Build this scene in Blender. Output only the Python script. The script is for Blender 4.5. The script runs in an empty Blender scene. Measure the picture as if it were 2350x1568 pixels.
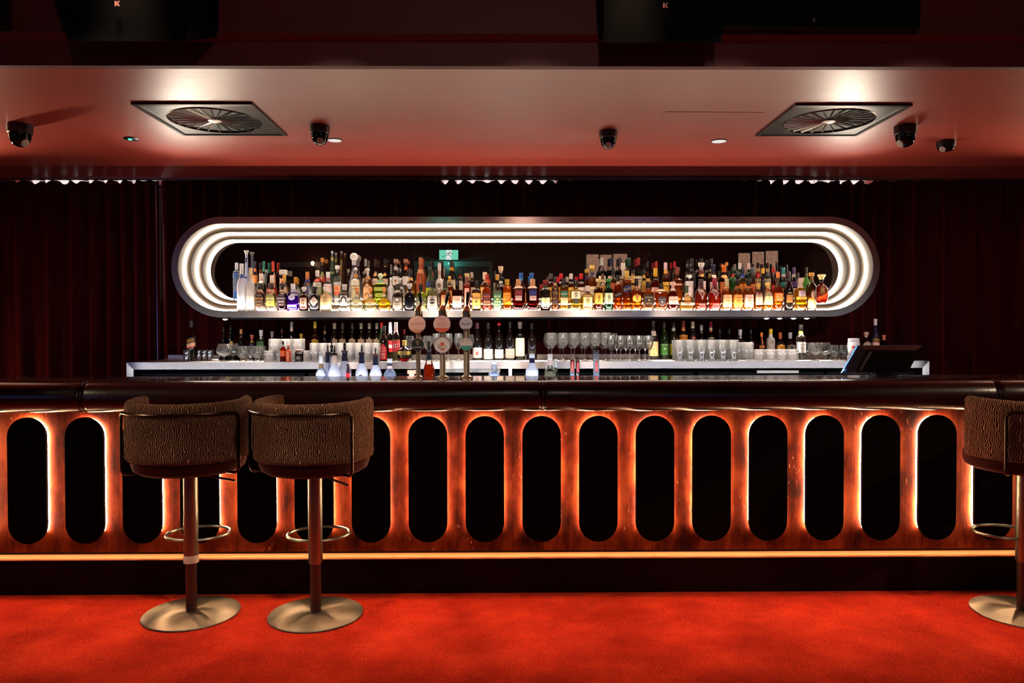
import bpy, math, random
from mathutils import Matrix, Vector
random.seed(7)
SC = bpy.context.scene
COL = SC.collection
PI = math.pi

# ------------------------------------------------------------------ camera
H, FPX = 1.40, 1700.0
YAW, PITCH, ROLL = 0.0095, math.atan(29/1700.0), -0.0017
cd = bpy.data.cameras.new('camera'); cam = bpy.data.objects.new('camera', cd); COL.objects.link(cam)
cd.sensor_width = 36.0; cd.lens = 36.0*FPX/2350.0; cd.clip_start = 0.05; cd.clip_end = 60
RM = Matrix.Rotation(-YAW, 3, 'Z') @ Matrix.Rotation(PI/2-PITCH, 3, 'X') @ Matrix.Rotation(ROLL, 3, 'Z')
cam.matrix_world = Matrix.Translation((0, 0, H)) @ RM.to_4x4()
SC.camera = cam
def ray(px, py):
    return RM @ Vector(((px-1175.0)/FPX, -(py-784.0)/FPX, -1.0))
def at_y(px, py, Y):            # the point of the upright plane y = Y seen at a photo pixel
    d = ray(px, py); t = Y/d.y
    return (d.x*t, H+d.z*t)
def at_z(px, py, Z):            # the point of the level plane z = Z
    d = ray(px, py); t = (Z-H)/d.z
    return (d.x*t, d.y*t)

# ------------------------------------------------------------------ render look, world
SC.view_settings.view_transform = 'Standard'
SC.view_settings.look = 'None'
SC.view_settings.gamma = 1.0
SC.view_settings.use_curve_mapping = False
SC.view_settings.exposure = 0.0
cy = SC.cycles
cy.max_bounces = 10; cy.diffuse_bounces = 3; cy.glossy_bounces = 5; cy.transmission_bounces = 8
cy.transparent_max_bounces = 24; cy.caustics_reflective = False; cy.caustics_refractive = False
cy.sample_clamp_indirect = 4.0; cy.sample_clamp_direct = 0
cy.use_denoising = True
try: cy.denoiser = 'OPENIMAGEDENOISE'
except Exception: pass
cy.use_adaptive_sampling = True; cy.adaptive_threshold = 0.02
w = bpy.data.worlds.new('world'); SC.world = w; w.use_nodes = True
w.node_tree.nodes['Background'].inputs[0].default_value = (0.30, 0.12, 0.09, 1)
w.node_tree.nodes['Background'].inputs[1].default_value = 0.0

# planes of the room
F = 5.30                      # front plane of the lit back bar niche
CEIL = H+1.16                 # underside of the canopy over the bar
BULK = 3.30                   # front of that canopy
BAR_Z = 1.131
BACK_Z = H-0.226              # top of the back counter

def lamp(name, kind, loc, energy, color, target=None, **kw):
    d = bpy.data.lights.new(name, kind); d.energy = energy; d.color = color
    for k, v in kw.items(): setattr(d, k, v)
    o = bpy.data.objects.new(name, d); o.location = loc; COL.objects.link(o)
    if target is not None:
        o.rotation_euler = (Vector(target)-Vector(loc)).to_track_quat('-Z', 'Y').to_euler()
    return o
WARM = (1.0, 0.72, 0.48)
# downlights of the main ceiling over the carpet, in front of the canopy
for k in range(14):
    lamp('carpet_downlight', 'SPOT', (-4.25+k*0.68, 2.90, 3.40), 150, (1.0, 0.66, 0.45), (-4.25+k*0.68, 3.42, 0), spot_size=math.radians(23), spot_blend=0.8, shadow_soft_size=0.06)
# spots washing the stools from both ends of the room
lamp('stool_spot', 'SPOT', (-4.6, 1.9, 2.6), 210, WARM, (-1.3, 3.6, 0.8), spot_size=math.radians(24), spot_blend=0.8, shadow_soft_size=0.05)
lamp('stool_spot', 'SPOT', (4.9, 1.9, 2.6), 240, WARM, (2.2, 3.6, 0.7), spot_size=math.radians(22), spot_blend=0.8, shadow_soft_size=0.05)
lamp('stool_spot', 'SPOT', (1.5, 1.2, 3.3), 190, WARM, (-1.0, 3.6, 0.8), spot_size=math.radians(20), spot_blend=0.8, shadow_soft_size=0.05)
# uplighters at the two ends of the back wall, out of the frame
lamp('end_uplighter', 'SPOT', (-4.1, 5.0, 2.15), 150, (1.0, 0.75, 0.5), (-3.4, 4.1, CEIL), spot_size=math.radians(104), spot_blend=1.0, shadow_soft_size=0.07)
lamp('end_uplighter', 'SPOT', (4.3, 5.0, 2.15), 150, (1.0, 0.75, 0.5), (3.6, 4.1, CEIL), spot_size=math.radians(104), spot_blend=1.0, shadow_soft_size=0.07)
# room spots aimed under the canopy at the back bar
for k in range(7):
    lamp('back_bar_spot', 'SPOT', (-3.0+k*1.02, 0.3, 3.3), 270, (1.0, 0.84, 0.72), (-2.05+k*0.74, 5.25, 1.47), spot_size=math.radians(13.5), spot_blend=0.5, shadow_soft_size=0.04)
lamp('tap_spot', 'SPOT', (-0.9, 0.3, 3.3), 300, (1.0, 0.86, 0.76), (-0.33, 4.14, 1.43), spot_size=math.radians(9), spot_blend=0.6, shadow_soft_size=0.04)
# added fill spots imitating spill of the niche's curved ends along the ceiling
lamp('niche_end_fill', 'SPOT', (-2.28, 5.24, 1.98), 18, (1.0, 0.86, 0.70), (-2.0, 4.6, CEIL), spot_size=math.radians(62), spot_blend=1.0, shadow_soft_size=0.10)
lamp('niche_end_fill', 'SPOT', (2.44, 5.24, 1.98), 18, (1.0, 0.86, 0.70), (2.2, 4.6, CEIL), spot_size=math.radians(62), spot_blend=1.0, shadow_soft_size=0.10)
# added fill along the niche's front lip, shining up past the bottles
lamp('niche_lip_fill', 'AREA', (0.09, F+0.007, H+0.142), 18, (1.0, 0.82, 0.62), (0.09, F+0.0, 2.6), shape='RECTANGLE', size=4.3, size_y=0.006)
lamp('curtain_fill', 'SPOT', (-4.5, 4.9, 0.5), 30, (1.0, 0.5, 0.4), (-3.3, 5.8, 1.1), spot_size=math.radians(70), spot_blend=1.0, shadow_soft_size=0.05)  # added low fill, unseen, reddening the lower curtain past the bar end
lamp('room_fill', 'SPOT', (0.3, -1.5, 3.35), 60, (1.0, 0.62, 0.5), (0.3, 3.3, 3.1), spot_size=math.radians(120), spot_blend=1.0, shadow_soft_size=0.1)  # added wide dim fill that lifts the dark canopy front
# light bar under the niche, over the back counter
lamp('counter_light_bar', 'AREA', (0.15, F-0.02, H+0.078), 78, (1.0, 0.86, 0.72), (0.15, F-0.17, 1.1), shape='RECTANGLE', size=4.4, size_y=0.03, spread=math.radians(110))
# cool work light under the rear edge of the bar, shining on the speed-rail bottles
lamp('work_light', 'AREA', (0.2, 4.29, 1.09), 15, (0.80, 0.88, 1.0), (0.2, 4.6, 1.15), shape='RECTANGLE', size=6.2, size_y=0.03)

# ------------------------------------------------------------------ colours, materials
def hx(s):
    r = [int(s[i:i+2], 16)/255.0 for i in (0, 2, 4)]
    return tuple((c/12.92 if c <= 0.04045 else ((c+0.055)/1.055)**2.4) for c in r)
MC = {}
def newmat(name):
    m = bpy.data.materials.new(name); m.use_nodes = True
    nt = m.node_tree; nt.nodes.clear()
    out = nt.nodes.new('ShaderNodeOutputMaterial')
    return m, nt, out
def pbr(key, col, rough=0.5, metal=0.0, spec=0.5, coat=0.0, emit=None, es=0.0, **kw):
    if key in MC: return MC[key]
    m, nt, out = newmat(key)
    p = nt.nodes.new('ShaderNodeBsdfPrincipled'); nt.links.new(p.outputs[0], out.inputs[0])
    col = hx(col) if isinstance(col, str) else col
    p.inputs['Base Color'].default_value = (*col, 1)
    p.inputs['Roughness'].default_value = rough; p.inputs['Metallic'].default_value = metal
    p.inputs['Specular IOR Level'].default_value = spec
    p.inputs['Coat Weight'].default_value = coat
    p.inputs['Coat Roughness'].default_value = 0.08
    if emit is not None:
        e = hx(emit) if isinstance(emit, str) else emit
        p.inputs['Emission Color'].default_value = (*e, 1); p.inputs['Emission Strength'].default_value = es
    for k, v in kw.items(): p.inputs[k.replace('_', ' ')].default_value = v
    MC[key] = m; return m
def emis(key, col, s):
    if key in MC: return MC[key]
    m, nt, out = newmat(key); e = nt.nodes.new('ShaderNodeEmission')
    e.inputs[0].default_value = (*col, 1); e.inputs[1].default_value = s
    nt.links.new(e.outputs[0], out.inputs[0]); MC[key] = m; return m
def thin_glass(key, tint, rough=0.02, milk=0.0, milkcol=(1, 1, 1)):
    if key in MC: return MC[key]
    m, nt, out = newmat(key); N = nt.nodes; L = nt.links
    t = N.new('ShaderNodeBsdfTransparent'); t.inputs[0].default_value = (*tint, 1)
    g = N.new('ShaderNodeBsdfGlossy'); g.inputs['Roughness'].default_value = rough
    lw = N.new('ShaderNodeFresnel'); lw.inputs[0].default_value = 1.5
    mx = N.new('ShaderNodeMixShader'); L.new(lw.outputs[0], mx.inputs[0]); L.new(t.outputs[0], mx.inputs[1]); L.new(g.outputs[0], mx.inputs[2])
    last = mx
    if milk > 0:
        d = N.new('ShaderNodeBsdfDiffuse'); d.inputs[0].default_value = (*milkcol, 1)
        tl = N.new('ShaderNodeBsdfTranslucent'); tl.inputs[0].default_value = (*milkcol, 1)
        a = N.new('ShaderNodeMixShader'); a.inputs[0].default_value = 0.5; L.new(d.outputs[0], a.inputs[1]); L.new(tl.outputs[0], a.inputs[2])
        b = N.new('ShaderNodeMixShader'); b.inputs[0].default_value = milk; L.new(mx.outputs[0], b.inputs[1]); L.new(a.outputs[0], b.inputs[2]); last = b
    L.new(last.outputs[0], out.inputs[0]); MC[key] = m; return m
def liquid(col):
    key = 'liquid_'+col
    if key in MC: return MC[key]
    m, nt, out = newmat(key); N = nt.nodes; L = nt.links; c = hx(col)
    tr = N.new('ShaderNodeBsdfTransparent'); tr.inputs[0].default_value = (*[x**0.55 for x in c], 1)
    g = N.new('ShaderNodeBsdfGlass'); g.inputs['Color'].default_value = (*[x**0.6 for x in c], 1); g.inputs['IOR'].default_value = 1.34; g.inputs['Roughness'].default_value = 0.02
    t = N.new('ShaderNodeBsdfTranslucent'); t.inputs[0].default_value = (*[x**0.8 for x in c], 1)
    x = N.new('ShaderNodeMixShader'); x.inputs[0].default_value = 0.30; L.new(tr.outputs[0], x.inputs[1]); L.new(g.outputs[0], x.inputs[2])
    y = N.new('ShaderNodeMixShader'); y.inputs[0].default_value = 0.42; L.new(x.outputs[0], y.inputs[1]); L.new(t.outputs[0], y.inputs[2])
    L.new(y.outputs[0], out.inputs[0])
    MC[key] = m; return m
def frost(col, tr=0.5, rough=0.35):
    key = 'frosted_%s_%s' % (col, tr)
    if key in MC: return MC[key]
    m, nt, out = newmat(key); N = nt.nodes; L = nt.links; c = hx(col)
    p = N.new('ShaderNodeBsdfPrincipled'); p.inputs['Base Color'].default_value = (*c, 1); p.inputs['Roughness'].default_value = rough if sum(c) > 0.08 else 0.12
    t = N.new('ShaderNodeBsdfTranslucent'); t.inputs[0].default_value = (*c, 1)
    x = N.new('ShaderNodeMixShader'); x.inputs[0].default_value = tr
    L.new(p.outputs[0], x.inputs[1]); L.new(t.outputs[0], x.inputs[2]); L.new(x.outputs[0], out.inputs[0])
    MC[key] = m; return m
def tex(nt, kind, vec=None, **kw):
    n = nt.nodes.new(kind)
    for k, v in kw.items():
        if k in n.inputs: n.inputs[k].default_value = v
        else: setattr(n, k, v)
    if vec is not None: nt.links.new(vec, n.inputs['Vector'])
    return n
def coords(nt, which='Object', scale=(1, 1, 1), rot=(0, 0, 0)):
    c = nt.nodes.new('ShaderNodeTexCoord'); mp = nt.nodes.new('ShaderNodeMapping')
    mp.inputs['Scale'].default_value = scale; mp.inputs['Rotation'].default_value = rot
    nt.links.new(c.outputs[which], mp.inputs[0]); return mp.outputs[0]
def ramp(nt, fac, stops):
    r = nt.nodes.new('ShaderNodeValToRGB'); e = r.color_ramp.elements
    while len(e) < len(stops): e.new(0.5)
    for el, (p, c) in zip(e, stops): el.position = p; el.color = (*c, 1)
    nt.links.new(fac, r.inputs[0]); return r.outputs[0]
def bump(nt, h, p, strength=0.3, dist=0.01):
    b = nt.nodes.new('ShaderNodeBump'); b.inputs['Strength'].default_value = strength; b.inputs['Distance'].default_value = dist
    nt.links.new(h, b.inputs['Height']); nt.links.new(b.outputs[0], p.inputs['Normal']); return b
def mat_pr(key, **kw):
    m = pbr(key, (0.5, 0.5, 0.5), **kw); nt = m.node_tree
    return m, nt, nt.nodes['Principled BSDF']

def carpet():
    m, nt, p = mat_pr('red_carpet', rough=0.95, spec=0.05)
    n1 = tex(nt, 'ShaderNodeTexNoise', coords(nt), Scale=140.0, Detail=3.0)
    n2 = tex(nt, 'ShaderNodeTexNoise', coords(nt), Scale=3.0, Detail=5.0, Roughness=0.65)
    a = nt.nodes.new('ShaderNodeMath'); a.operation = 'MULTIPLY_ADD'; a.inputs[1].default_value = 0.55
    nt.links.new(n1.outputs[0], a.inputs[0])
    b = nt.nodes.new('ShaderNodeMath'); b.operation = 'MULTIPLY'; b.inputs[1].default_value = 0.45; nt.links.new(n2.outputs[0], b.inputs[0]); nt.links.new(b.outputs[0], a.inputs[2])
    c = ramp(nt, a.outputs[0], [(0.36, (0.26, 0.006, 0.003)), (0.5, (0.60, 0.024, 0.009)), (0.64, (0.92, 0.070, 0.020))])
    nt.links.new(c, p.inputs['Base Color']); bump(nt, n1.outputs[0], p, 0.8, 0.01)
    p.inputs['Sheen Weight'].default_value = 0.25; p.inputs['Sheen Tint'].default_value = (1, 0.25, 0.1, 1)
    return m
def canopy_paint():
    m, nt, p = mat_pr('red_satin_ceiling', rough=0.34, spec=1.0)
    n = tex(nt, 'ShaderNodeTexNoise', coords(nt), Scale=1.2, Detail=4.0)
    c = ramp(nt, n.outputs[0], [(0.3, (0.46, 0.050, 0.028)), (0.7, (0.56, 0.066, 0.038))])
    nt.links.new(c, p.inputs['Base Color'])
    n2 = tex(nt, 'ShaderNodeTexNoise', coords(nt, scale=(1, 6, 1)), Scale=5.0, Detail=5.0)
    r = nt.nodes.new('ShaderNodeMapRange'); r.inputs['To Min'].default_value = 0.30; r.inputs['To Max'].default_value = 0.42
    nt.links.new(n2.outputs[0], r.inputs[0]); nt.links.new(r.outputs[0], p.inputs['Roughness'])
    bump(nt, n2.outputs[0], p, 0.04, 0.02)
    p.inputs['Coat Weight'].default_value = 0.7; p.inputs['Coat Roughness'].default_value = 0.42; return m
def stained_wood():
    m, nt, p = mat_pr('red_stained_wood', rough=0.6, spec=0.08)
    n1 = tex(nt, 'ShaderNodeTexNoise', coords(nt, scale=(1.6, 2, 0.8)), Scale=5.5, Detail=4.0, Roughness=0.55, Distortion=0.15)
    n2 = tex(nt, 'ShaderNodeTexNoise', coords(nt, scale=(30, 2, 1.2)), Scale=3.0, Detail=4.0)
    mx = nt.nodes.new('ShaderNodeMath'); mx.operation = 'MULTIPLY_ADD'; mx.inputs[1].default_value = 0.18
    k = nt.nodes.new('ShaderNodeMath'); k.operation = 'MULTIPLY'; k.inputs[1].default_value = 0.82
    nt.links.new(n1.outputs[0], k.inputs[0]); nt.links.new(n2.outputs[0], mx.inputs[0]); nt.links.new(k.outputs[0], mx.inputs[2])
    c = ramp(nt, mx.outputs[0], [(0.36, (0.022, 0.0025, 0.0012)), (0.5, (0.095, 0.012, 0.004)), (0.64, (0.20, 0.038, 0.011))])
    # pale scuffs
    v = tex(nt, 'ShaderNodeTexNoise', coords(nt, scale=(30, 1, 7), rot=(0, 0.35, 0)), Scale=3.0, Detail=2.0)
    nn = tex(nt, 'ShaderNodeTexNoise', coords(nt), Scale=3.1, Detail=3.0)
    r1 = nt.nodes.new('ShaderNodeMapRange'); r1.inputs['From Min'].default_value = 0.66; r1.inputs['From Max'].default_value = 0.72
    nt.links.new(v.outputs[0], r1.inputs[0])
    r2 = nt.nodes.new('ShaderNodeMapRange'); r2.inputs['From Min'].default_value = 0.55; r2.inputs['From Max'].default_value = 0.65
    nt.links.new(nn.outputs[0], r2.inputs[0])
    mu = nt.nodes.new('ShaderNodeMath'); mu.operation = 'MULTIPLY'; nt.links.new(r1.outputs[0], mu.inputs[0]); nt.links.new(r2.outputs[0], mu.inputs[1])
    mi = nt.nodes.new('ShaderNodeMix'); mi.data_type = 'RGBA'; nt.links.new(mu.outputs[0], mi.inputs[0]); nt.links.new(c, mi.inputs[6]); mi.inputs[7].default_value = (0.5, 0.24, 0.14, 1)
    nt.links.new(mi.outputs[2], p.inputs['Base Color']); bump(nt, n1.outputs[0], p, 0.1, 0.01); return m
def leather():
    m, nt, p = mat_pr('oxblood_leather', rough=0.27, spec=0.5, coat=0.0)
    n = tex(nt, 'ShaderNodeTexNoise', coords(nt, scale=(1, 3, 3)), Scale=4.0, Detail=6.0)
    c = ramp(nt, n.outputs[0], [(0.3, (0.012, 0.002, 0.002)), (0.7, (0.024, 0.003, 0.003))])
    nt.links.new(c, p.inputs['Base Color'])
    n2 = tex(nt, 'ShaderNodeTexNoise', coords(nt), Scale=60.0, Detail=3.0); bump(nt, n2.outputs[0], p, 0.06, 0.01); return m
def marble():
    m, nt, p = mat_pr('dark_marble', rough=0.07, spec=0.9)
    n = tex(nt, 'ShaderNodeTexNoise', coords(nt, scale=(1.2, 3.5, 1)), Scale=3.0, Detail=9.0, Roughness=0.7, Distortion=1.6)
    c = ramp(nt, n.outputs[0], [(0.40, (0.012, 0.005, 0.005)), (0.50, (0.05, 0.02, 0.016)), (0.53, (0.42, 0.24, 0.18)), (0.56, (0.05, 0.02, 0.016)), (0.7, (0.015, 0.006, 0.006))])
    nt.links.new(c, p.inputs['Base Color']); return m
def steel(key='brushed_steel', col=(0.38, 0.33, 0.31), rough=0.24, aniso=0.94, axis='X'):
    m, nt, p = mat_pr(key, rough=rough, metal=1.0)
    n = tex(nt, 'ShaderNodeTexNoise', coords(nt, scale=(2, 60, 60)), Scale=4.0, Detail=4.0)
    r = nt.nodes.new('ShaderNodeMapRange'); r.inputs['To Min'].default_value = rough*0.8; r.inputs['To Max'].default_value = rough*1.25
    nt.links.new(n.outputs[0], r.inputs[0]); nt.links.new(r.outputs[0], p.inputs['Roughness'])
    p.inputs['Base Color'].default_value = (*col, 1)
    p.inputs['Anisotropic'].default_value = aniso

    cx = nt.nodes.new('ShaderNodeCombineXYZ'); cx.inputs[2].default_value = 1.0
    nt.links.new(cx.outputs[0], p.inputs['Tangent'])
    return m
def velvet_curtain():
    m, nt, p = mat_pr('oxblood_velvet_curtain', rough=0.9, spec=0.1)
    n = tex(nt, 'ShaderNodeTexNoise', coords(nt, scale=(6, 6, 0.6)), Scale=4.0, Detail=4.0)
    c = ramp(nt, n.outputs[0], [(0.3, (0.022, 0.001, 0.0015)), (0.7, (0.045, 0.002, 0.003))])
    nt.links.new(c, p.inputs['Base Color']); p.inputs['Sheen Weight'].default_value = 0.3; p.inputs['Sheen Tint'].default_value = (0.8, 0.05, 0.06, 1); return m
def boucle():
    m, nt, p = mat_pr('boucle_fabric', rough=0.95, spec=0.1)
    nz = tex(nt, 'ShaderNodeTexNoise', coords(nt, 'UV', scale=(34, 42, 1)), Scale=1.0, Detail=1.5)
    sp = nt.nodes.new('ShaderNodeSeparateXYZ'); nt.links.new(coords(nt, 'UV', scale=(122, 1, 1)), sp.inputs[0])
    def mth(op, a_, b_=None, c_=None):
        n = nt.nodes.new('ShaderNodeMath'); n.operation = op
        for k, q in enumerate((a_, b_, c_)):
            if q is None: continue
            if isinstance(q, (int, float)): n.inputs[k].default_value = q
            else: nt.links.new(q, n.inputs[k])
        return n.outputs[0]
    ph = mth('MULTIPLY_ADD', nz.outputs[0], 2.9, sp.outputs[0])
    fr_ = mth('FRACT', ph); tri = mth('ABSOLUTE', mth('SUBTRACT', fr_, 0.5))
    fz = tex(nt, 'ShaderNodeTexNoise', coords(nt, 'UV', scale=(1, 1, 1)), Scale=420.0, Detail=2.0)
    sub = nt.nodes.new('ShaderNodeMath'); sub.operation = 'MULTIPLY_ADD'; sub.inputs[1].default_value = 0.20; nt.links.new(fz.outputs[0], sub.inputs[0]); nt.links.new(tri, sub.inputs[2])
    c = ramp(nt, sub.outputs[0], [(0.12, (0.80, 0.52, 0.34)), (0.22, (0.48, 0.25, 0.13)), (0.31, (0.07, 0.024, 0.015)), (0.5, (0.030, 0.010, 0.008))])
    nt.links.new(c, p.inputs['Base Color'])
    inv = nt.nodes.new('ShaderNodeMapRange'); inv.inputs['From Min'].default_value = 0.08; inv.inputs['From Max'].default_value = 0.4; inv.inputs['To Min'].default_value = 1; inv.inputs['To Max'].default_value = 0
    nt.links.new(sub.outputs[0], inv.inputs[0]); bump(nt, inv.outputs[0], p, 1.0, 0.008); return m
def mirror():
    m, nt, p = mat_pr('dark_mirror', rough=0.0, metal=1.0)
    v = tex(nt, 'ShaderNodeTexVoronoi', coords(nt), Scale=60.0)
    nz = tex(nt, 'ShaderNodeTexNoise', coords(nt), Scale=1.6, Detail=1.0)
    a = nt.nodes.new('ShaderNodeMapRange'); a.inputs['From Min'].default_value = 0.45; a.inputs['From Max'].default_value = 0.7; a.inputs['To Min'].default_value = 0.0; a.inputs['To Max'].default_value = 0.13
    nt.links.new(nz.outputs[0], a.inputs[0])
    lt = nt.nodes.new('ShaderNodeMath'); lt.operation = 'LESS_THAN'; nt.links.new(v.outputs['Distance'], lt.inputs[0]); nt.links.new(a.outputs[0], lt.inputs[1])
    mi = nt.nodes.new('ShaderNodeMix'); mi.data_type = 'RGBA'; nt.links.new(lt.outputs[0], mi.inputs[0]); mi.inputs[6].default_value = (0.55, 0.48, 0.46, 1); mi.inputs[7].default_value = (0.5, 0.45, 0.42, 1)
    nt.links.new(mi.outputs[2], p.inputs['Base Color'])
    sb = nt.nodes.new('ShaderNodeMath'); sb.operation = 'SUBTRACT'; sb.inputs[0].default_value = 1.0; nt.links.new(lt.outputs[0], sb.inputs[1]); nt.links.new(sb.outputs[0], p.inputs['Metallic'])
    nt.links.new(lt.outputs[0], p.inputs['Roughness']); return m

# ------------------------------------------------------------------ mesh builder
class MB:
    def __init__(s): s.v = []; s.f = []; s.m = []; s.uv = None
    def add(s, vs, fs, mi=0):
        o = len(s.v); s.v += [tuple(v) for v in vs]
        for f in fs: s.f.append(tuple(i+o for i in f)); s.m.append(mi)
    def box(s, x0, x1, y0, y1, z0, z1, mi=0):
        s.add([(x0,y0,z0),(x1,y0,z0),(x1,y1,z0),(x0,y1,z0),(x0,y0,z1),(x1,y0,z1),(x1,y1,z1),(x0,y1,z1)],
              [(0,3,2,1),(4,5,6,7),(0,1,5,4),(1,2,6,5),(2,3,7,6),(3,0,4,7)], mi)
        return s
    def loft(s, rings, closed=True, caps=(True, True), mi=0, loop=False):
        n = len(rings[0]); o = len(s.v)
        for r in rings: s.v += [tuple(p) for p in r]
        R = len(rings)
        for i in range(R if loop else R-1):
            for j in range(n if closed else n-1):
                a = o+i*n+j; b = o+i*n+(j+1) % n; c = o+((i+1) % R)*n+(j+1) % n; d = o+((i+1) % R)*n+j
                s.f.append((a, b, c, d)); s.m.append(mi)
        if not loop and closed:
            if caps[0]: s.f.append(tuple(o+j for j in reversed(range(n)))); s.m.append(mi)
            if caps[1]: s.f.append(tuple(o+(R-1)*n+j for j in range(n))); s.m.append(mi)
        return s
    def lathe(s, prof, n=20, c=(0, 0, 0), p=2.0, ky=1.0, mi=0, caps=(True, True), ymax=None, flute=0, fd=0.0):
        rings = []
        for r, z in prof:
            b = r*ky
            if ymax is not None: b = min(b, ymax)
            ring = []
            for j in range(n):
                a = 2*PI*j/n; ca, sa = math.cos(a), math.sin(a)
                k = (abs(ca)**p+abs(sa)**p)**(-1.0/p) if p != 2 else 1.0
                if flute: k *= 1+fd*math.cos(flute*a)
                ring.append((c[0]+r*k*ca, c[1]+b*k*sa, c[2]+z))
            rings.append(ring)
        return s.loft(rings, True, caps, mi)
    def tube(s, path, r, n=8, closed=False, mi=0):
        P = [Vector(q) for q in path]; rings = []; N = len(P); up = None
        for i in range(N):
            if closed: t = P[(i+1) % N]-P[i-1]
            else: t = P[min(i+1, N-1)]-P[max(i-1, 0)]
            t.normalize()
            if up is None: up = Vector((0, 0, 1)) if abs(t.z) < 0.9 else Vector((0, 1, 0))
            u = (up - t*up.dot(t)); u.normalize(); up = u; w_ = t.cross(u)
            rr = r[i] if isinstance(r, (list, tuple)) else r
            rings.append([tuple(P[i]+(u*math.cos(2*PI*k/n)+w_*math.sin(2*PI*k/n))*rr) for k in range(n)])
        return s.loft(rings, True, (True, True), mi, loop=closed)
    def disc(s, c, r, axis='y', n=24, t=0.004, mi=0):
        for e in (0,):
            rings = []
            for d in (-t/2, t/2):
                ring = []
                for j in range(n):
                    a = 2*PI*j/n; u, v_ = r*math.cos(a), r*math.sin(a)
                    ring.append((c[0]+u, c[1]+d, c[2]+v_) if axis == 'y' else (c[0]+u, c[1]+v_, c[2]+d))
                rings.append(ring)
            s.loft(rings, True, (True, True), mi)
        return s
    def prism(s, pts, y0, y1, mi=0):      # outline in x,z pushed through y
        return s.loft([[(x, y0, z) for x, z in pts], [(x, y1, z) for x, z in pts]], True, (True, True), mi)
    def build(s, name, mats, parent=None, smooth=True, ang=35, loc=None):
        me = bpy.data.meshes.new(name); me.from_pydata(s.v, [], s.f)
        if not isinstance(mats, (list, tuple)): mats = [mats]
        for m in mats: me.materials.append(m)
        if len(mats) > 1: me.polygons.foreach_set('material_index', s.m)
        if s.uv:
            ul = me.uv_layers.new(name='UVMap')
            for l in me.loops: ul.data[l.index].uv = s.uv[l.vertex_index]
        me.validate(); me.update()
        if smooth:
            me.polygons.foreach_set('use_smooth', [True]*len(me.polygons)); me.set_sharp_from_angle(angle=math.radians(ang))
        o = bpy.data.objects.new(name, me); COL.objects.link(o)
        if parent is not None: o.parent = parent
        if loc: o.location = loc
        return o
def empty(name, loc, rz=0):
    o = bpy.data.objects.new(name, None); o.location = loc; o.rotation_euler = (0, 0, rz); o.empty_display_size = 0.05
    COL.objects.link(o); return o
SEEN = {}
def tag(o, label, cat, group=None, kind=None):
    o['label'] = label; o['category'] = cat
    if group: o['group'] = group
    if kind: o['kind'] = kind
    n = len(label.split())
    if n < 4 or n > 16: print('LABEL LENGTH', n, label)
    if label in SEEN: print('LABEL TWICE', label)
    SEEN[label] = 1
    return o
def struct(o, label=None):
    o['kind'] = 'structure'
    if label: o['label'] = label
    return o
TC = {}
def text_geo(s_):
    if s_ in TC: return TC[s_]
    c = bpy.data.curves.new('t', 'FONT'); c.body = s_; c.size = 1.0; c.resolution_u = 2; c.align_x = 'CENTER'
    o = bpy.data.objects.new('t', c); COL.objects.link(o)
    dg = bpy.context.evaluated_depsgraph_get(); me = o.evaluated_get(dg).to_mesh()
    vs = [(v.co.x, v.co.y) for v in me.vertices]; fs = [tuple(p.vertices) for p in me.polygons]
    o.evaluated_get(dg).to_mesh_clear(); bpy.data.objects.remove(o); bpy.data.curves.remove(c)
    xs = [v[0] for v in vs] or [0]; ys = [v[1] for v in vs] or [0]
    x0, x1, y0, y1 = min(xs), max(xs), min(ys), max(ys)
    vs = [((x-(x0+x1)/2)/max(x1-x0, 1e-6), (y-(y0+y1)/2)/max(y1-y0, 1e-6)) for x, y in vs]
    TC[s_] = (vs, fs); return TC[s_]

# ------------------------------------------------------------------ the room
M_CARPET = carpet(); M_CANOPY = canopy_paint(); M_WOOD = stained_wood(); M_LEATHER = leather(); M_MARBLE = marble()
M_STEEL = steel(); M_STEEL2 = pbr('counter_steel', (0.60, 0.53, 0.48), rough=0.27, metal=1.0); M_NICHE = pbr('niche_steel', (0.036, 0.025, 0.017), rough=0.5, metal=0.0, spec=0.15)
M_CURTAIN = velvet_curtain(); M_BOUCLE = boucle(); M_MIRROR = mirror()
M_DARKWALL = pbr('dark_maroon_paint', (0.055, 0.010, 0.010), rough=0.6)
M_BEAM = pbr('canopy_front_paint', (0.13, 0.014, 0.014), rough=0.55)
M_BLACK = pbr('black_plastic', (0.006, 0.006, 0.007), rough=0.35)
M_GLOSSBLACK = pbr('gloss_black', (0.004, 0.004, 0.005), rough=0.08)
M_CABINET = pbr('black_fridge_front', (0.004, 0.0045, 0.007), rough=0.6, spec=0.08)
M_CHROME = pbr('chrome', (0.8, 0.78, 0.76), rough=0.08, metal=1.0)
M_BRASS = pbr('brass', (0.55, 0.42, 0.20), rough=0.18, metal=1.0)
M_BRONZE = pbr('bronze_tube', (0.06, 0.045, 0.035), rough=0.26, metal=1.0)
M_SATIN = pbr('satin_steel', (0.27, 0.34, 0.30), rough=0.32, metal=1.0)
M_LED = emis('niche_led', (1.0, 0.84, 0.66), 62.0)
M_HALO = emis('plaque_led', (1.0, 0.56, 0.30), 165.0)
M_DAY = emis('daylight_pane', (1.0, 0.93, 0.9), 2.5)
XL, XR, YB, YR = -5.4, 5.7, 6.05, -3.05

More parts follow.
